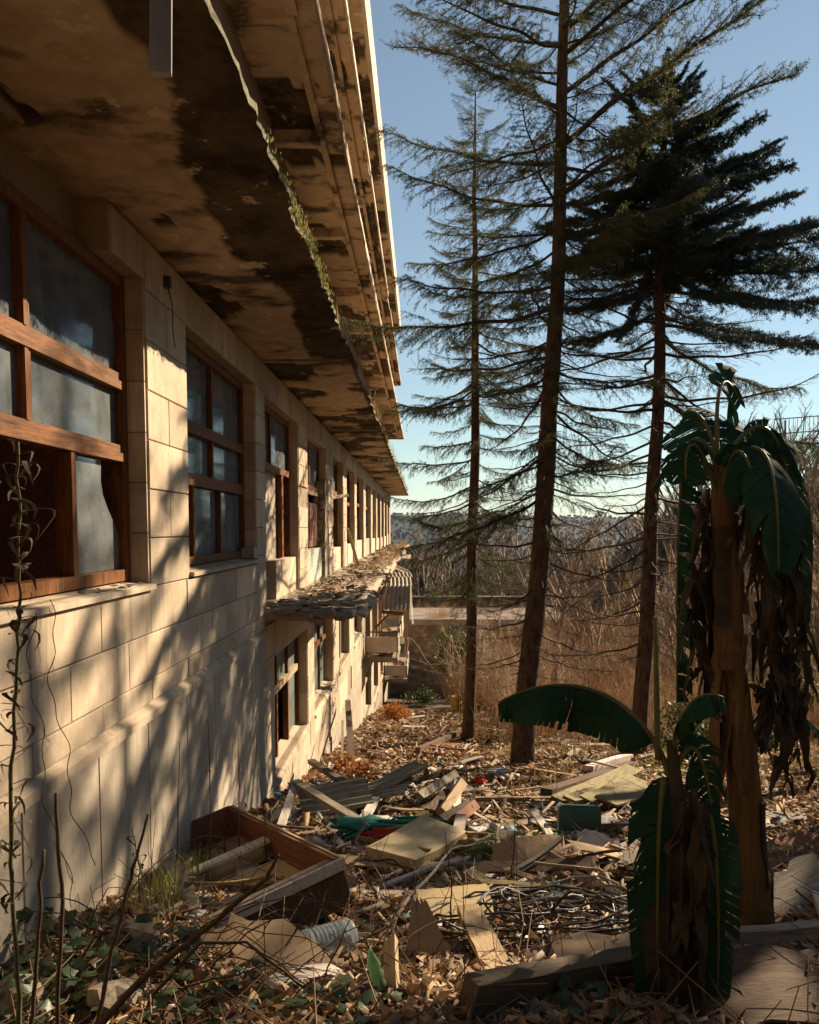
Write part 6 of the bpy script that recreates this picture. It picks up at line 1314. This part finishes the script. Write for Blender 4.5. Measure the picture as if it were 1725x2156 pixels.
# the smaller clump in front
b2 = gp(1440, 2130); YS = b2.y
bs = thing('banana_plant', 'short banana plant, a dark mass of drooping leaves with one broad leaf arching left', 'banana plant', b2)
def rs(u, v, dy=0): return at(u, v, YS + dy) - b2
b = MB(); b.tube([rs(1445, 2150), rs(1440, 1900), rs(1425, 1700), rs(1415, 1560)], [.07, .055, .04, .018], 12); b.obj('trunk', m_band, bs, smooth=True)
banana_leaf(bs, [rs(1412, 1640), rs(1385, 1545), rs(1300, 1400, .1), rs(1140, 1425, .25), rs(1050, 1480, .3)], .20, droop=.95, torn=.16, seed=21, pet=.20, side=(1, 1), n=34, tipw=.3, label='broad green banana leaf arching to the left')
banana_leaf(bs, [rs(1415, 1640), rs(1412, 1540), rs(1440, 1460, -.05), rs(1490, 1450, -.1), rs(1525, 1470, -.1)], .13, droop=.8, torn=.2, seed=22, pet=.25)
banana_leaf(bs, [rs(1418, 1640), rs(1440, 1560), rs(1475, 1530), rs(1490, 1620), rs(1510, 1800)], .12, droop=.6, torn=.3, seed=23, pet=.2, up=(0, -1, .2))
banana_leaf(bs, [rs(1410, 1660), rs(1390, 1600), rs(1375, 1700), rs(1362, 1780)], .09, droop=.6, torn=.2, seed=24, pet=.2, up=(0, -1, .2)); banana_leaf(bs, [rs(1400, 1790), rs(1370, 1800), rs(1352, 1900), rs(1358, 2010)], .05, droop=.6, torn=.2, seed=25, pet=.3, up=(0, -1, .2))
for k, (u, v, L_, w_) in enumerate([(1400, 1640, 1.0, .13), (1430, 1640, 1.05, .13), (1460, 1660, 1.0, .13), (1485, 1690, .95, .1), (1415, 1700, .9, .12)]):
    banana_leaf(bs, [rs(u, v), rs(u + (u-1430)*.4, v + 20, -.06), rs(u + (u-1430)*.6, v + 220, -.08), rs(u + (u-1430)*.45, v + L_*460, -.05)], w_, m=m_band if k in (1, 4) else m_ban, droop=.35, torn=.3, seed=30 + k, pet=.04, up=(0, -1, .1), tipw=.6)
for k in range(9): dead_leaf(bs, rs(1385 + k*13, 1660 + 30*(k % 3), random.uniform(-.12, .12)), random.uniform(.7, 1.05), 80 + k, .07)
b = MB(); b.tube([rs(1385, 1600), rs(1383, 1450), rs(1380, 1300)], [.012, .011, .008], 6); b.obj('leaf', m_rib, bs); 
banana_leaf(bs, [rs(1360, 2100), rs(1340, 2080, -.1), rs(1325, 2130, -.2), rs(1320, 2180, -.2)], .07, droop=.5, torn=.3, seed=26, pet=.2)
# ------------------------------------------------------------------ stems in the left foreground, wall creepers, ivy
def stem(label, pts, Y, r0, r1, leaves=0, m=m_string, curl=True, name='weed', seed=0, green=False):
    rd = random.Random(seed); P = [at(u, v, Y + (dy[0] if dy else 0)) for u, v, *dy in pts]; g = P[0].copy(); g.z = gz1(g.x, g.y) - .05
    P = [g] + P if g.z < P[0].z - .05 else P
    Q = []
    for i in range(len(P) - 1):
        for k in range(6): Q.append(P[i].lerp(P[i+1], k/6) + Vector((rd.gauss(0, .0025), rd.gauss(0, .0025), 0)))
    Q.append(P[-1]); n = len(Q); t = thing(name, label, 'plant', Q[0]); o = Q[0]
    b = MB(); b.tube([q - o for q in Q], [(r0 + (r1 - r0)*i/(n-1)) * (1 + .25*(rd.random() < .12)) for i in range(n)], 7); b.obj('stem', m, t, smooth=True)
    for k in range(leaves):
        i = int(n * (.25 + .74 * k / max(1, leaves))); p = Q[min(i, n-1)] - o; a = rd.uniform(0, 6.283); l = rd.uniform(.02, .08) * (1.4 if rd.random() < .15 else 1); i = min(n-1, max(0, i + rd.randint(-1, 1))); p = Q[i] - o; d = Vector((math.cos(a), math.sin(a), .4)); b = MB(); vs = []
        c = Vector((-d.y, d.x, 0)).normalized()
        for q in range(7):
            f = q/6; pp = p + d * l * math.sin(f*2.4)*.8 + Vector((0, 0, -l*.9*f*f)) + c * l*.3*math.sin(f*5 + k); w_ = .006 * math.sin(f*3.0 + .15) + .0015; vs += [pp - c*w_, pp + c*w_]
        b.add(vs, [(2*q, 2*q+1, 2*q+3, 2*q+2) for q in range(6)]); b.obj('curled_leaf', m_band, t, smooth=True)
    return t
m_gstem = mat('greenish_stem', (.045, .05, .018), (.09, .085, .035), scale=20, bump=.3)
stem('tall dried stalk with curled withered leaves at the left edge', [(45, 2200), (25, 1900), (22, 1650), (35, 1420), (42, 1250), (40, 1080), (38, 930)], 2.15, .0075, .003, 74, m_gstem, seed=1)
stem('short bare stem, leftmost of the two dark sticks by the dried stalk', [(62, 2200), (80, 2000), (92, 1790)], 2.5, .0085, .006, 0, seed=2)
stem('bare stem taller of the two dark sticks by the dried stalk', [(120, 2200), (132, 1900), (118, 1670)], 2.5, .0085, .006, 0, seed=3)
stem('dark branch sloping up to the right across the lower left', [(180, 2190), (300, 2060), (440, 1950), (560, 1850), (588, 1800)], 2.9, .018, .005, 0, seed=4); stem('thin dark stick leaning right in front of the stone heap', [(205, 2160), (235, 2000), (275, 1850), (312, 1715)], 3.0, .010, .005, 0, seed=5)
stem('arched bramble stem curving over the lower left litter', [(320, 2100), (420, 1985), (520, 1985), (640, 2080)], 3.1, .009, .005, 0, seed=6)
for k, (u, v0, v1, lb, lv) in enumerate([(560, 1860, 1640, 'slim twig rising before the wall near the cabinet', 0), (505, 1860, 1580, 'weed stalk standing closest to the near corner of the wall', 3), (440, 1850, 1515, 'tall thin weed with a drooping head against the wall', 2), (372, 1880, 1560, 'wiry stalk curving along the shaded wall', 0), (470, 1830, 1730, 'withered weed with brown leaves at the wall foot', 9), (535, 1830, 1740, 'second withered weed nearer the cabinet', 8), (290, 1920, 1745, 'brown-leaved weed rising from the largest stone', 10), (700, 1900, 1760, 'black leafy weed in front of the cabinet side', 10), (950, 1980, 1750, 'single upright twig between plywood and yellowed slab', 1), (1075, 1870, 1700, 'thin weed by the grass tufts', 6)]):
    g = gp(u, v0); stem(lb, [(u, v0), (u + random.uniform(-8, 8), (v0 + v1)/2), (u + random.uniform(-14, 14), v1)], g.y, .005, .002, lv, seed=20 + k)
b = MB()
for k, (u0, v0) in enumerate([(105, 1262), (88, 1290)]):
    pts = []; u = u0
    for i in range(46):
        f = i/45; v = v0 + f*(560 + 60*k); u = u0 - 22*k + 90*f**2 + 10*math.sin(f*14 + k*2) + 5*math.sin(f*37); d = ray(u, v); p = d * ((WX + .05 + (.055 if v > 1560 else 0)) / d.x); pts.append(p)
    b.tube(pts, .0024, 4)
tag(b.obj('wall_creeper', m_string), 'thin twisted creeper stems hanging down the wall from the nearest window', 'creeper')
b = MB(); d0 = ray(352, 600); p0 = d0 * ((WX + .02)/d0.x); b.tube([p0, p0 + Vector((.03, .01, -.12)), p0 + Vector((.02, .05, -.3)), p0 + Vector((.015, .11, -.42))], .005, 4); b.box(p0 + Vector((0, 0, .02)), (.05, .05, .08)); tag(b.obj('wall_cable', m_wire), 'black cable end dangling from the pier between the first two windows', 'cable')
b = MB(); rd_ = random.Random(9)
for k in range(46):
    u, v = rd_.uniform(150, 760), rd_.uniform(1960, 2150); p = gp(u, v); a = rd_.uniform(-.6, 1.2) + (3.14 if rd_.random() < .3 else 0); l = rd_.uniform(.3, 1.0); h = rd_.uniform(.05, .4); n = 9; pts = []
    for i in range(n + 1):
        f = i/n; x_ = p.x + math.cos(a)*l*f; y_ = p.y + math.sin(a)*l*f; pts.append((x_ + rd_.gauss(0, .008), y_ + rd_.gauss(0, .008), max(gz1(x_, y_) + .02, p.z + h*math.sin(f*2.6) + rd_.gauss(0, .008))))
    b.tube(pts, [.0042*(1 - .7*i/n) for i in range(n+1)], 4)
tag(b.obj('bramble_tangle', m_string), kind='stuff')
b = MB()
for k in range(70):
    u, v = rd_.uniform(300, 1350), rd_.uniform(1700, 2100); p = gp(u, v); h = rd_.uniform(.12, .55); dx, dy = rd_.gauss(0, .12), rd_.gauss(0, .12)
    b.tube([p, p + Vector((dx*.4, dy*.4, h*.5)), p + Vector((dx*h*2, dy*h*2, h))], [.0026, .002, .001], 4)
    if rd_.random() < .6: q = p + Vector((dx*.5, dy*.5, h*.55)); b.tube([q, q + Vector((rd_.gauss(0, .06), rd_.gauss(0, .06), h*.3))], [.0014, .0008], 3)
tag(b.obj('dry_stalks', m_string), kind='stuff')
def ivy(label, uv, n, rr, h, seed, m=None):
    rd = np.random.default_rng(seed); c = gp(*uv); t = thing('ivy_plant', label, 'plant', c); V = []; Fx = []; st = MB()
    for k in range(n):
        a = rd.uniform(0, 6.283); r = rr * rd.random()**.6; x_ = r*math.cos(a); y_ = r*math.sin(a); z0 = gz1(c.x + x_, c.y + y_) - c.z; p = Vector((x_, y_, z0 + h*rd.random()*(1 - .5*r/rr)))
        if k % 4 == 0: st.tube([(x_*.6, y_*.6, z0 - .02), p], .002, 3)
        az = rd.uniform(0, 6.283); L_ = rd.uniform(.028, .060); nrm = Vector((rd.normal()*.45, rd.normal()*.45 - .25, 1)).normalized(); ax = Vector((math.cos(az), math.sin(az), 0)); ax = (ax - nrm*ax.dot(nrm)).normalized(); ay = nrm.cross(ax); o = len(V)
        V.append(tuple(p)); out = [(0, -.1), (-.35, -.75), (.12, -.72), (.45, -.9), (.72, -.55), (1.0, 0), (.72, .55), (.45, .9), (.12, .72), (-.35, .75), (0, .1)]
        for q, (fx, fy) in enumerate(out): V.append(tuple(p + ax*fx*L_ + ay*fy*L_*.8 - nrm * abs(fy)*L_*.25))
        Fx += [(o, o+1+q, o+2+q) for q in range(len(out)-1)]
    link('foliage', npmesh('foliage', V, Fx, m or m_ivy), t); st.obj('stems', m_string, t); return t
m_ivy = mat('ivy_leaves', (0.022, 0.040, 0.020), (0.065, 0.090, 0.045), scale=14, bump=.1, rough=.4, trans=.15, rnd=.2)
ivy('ivy clump at the left edge around the dried stalk', (60, 2060), 150, .42, .30, 1); ivy('ivy patch in the bottom left corner', (30, 2140), 120, .4, .22, 2); ivy('ivy spreading below the flat pale stone', (215, 2070), 130, .38, .14, 3); ivy('ivy patch at the bottom between the branch and the white plank end', (420, 2120), 150, .45, .12, 4)
ivy('low ivy between the fibreboard and the wall foot stones', (380, 2010), 90, .30, .14, 5); ivy('dark ivy along the bottom edge below the green bottle', (700, 2140), 170, .42, .12, 6); ivy('small leafy vine climbing the cabinet side', (640, 1940), 60, .25, .18, 7); ivy('sparse leafy vine beside the water jug', (620, 1985), 50, .22, .12, 8); ivy('leafy weed in the shade of the massive beam', (1180, 2140), 110, .4, .12, 9); ivy('pale leafed weed at the foot of the dark-crowned conifer', (1400, 1640), 110, .5, .4, 10, m_ly)
# ------------------------------------------------------------------ air
hz = bpy.data.materials.new('haze'); hz.use_nodes = True; N = hz.node_tree.nodes; N.clear(); out = N.new('ShaderNodeOutputMaterial'); pv_ = N.new('ShaderNodeVolumePrincipled')
pv_.inputs['Density'].default_value = HAZE; pv_.inputs['Color'].default_value = (.62, .80, 1.0, 1); pv_.inputs['Anisotropy'].default_value = .0
hz.node_tree.links.new(pv_.outputs[0], out.inputs[1])
b = MB(); b.b2(-5200, 5200, -80, 7600, -100, 160); tag(b.obj('haze', hz), kind='stuff')
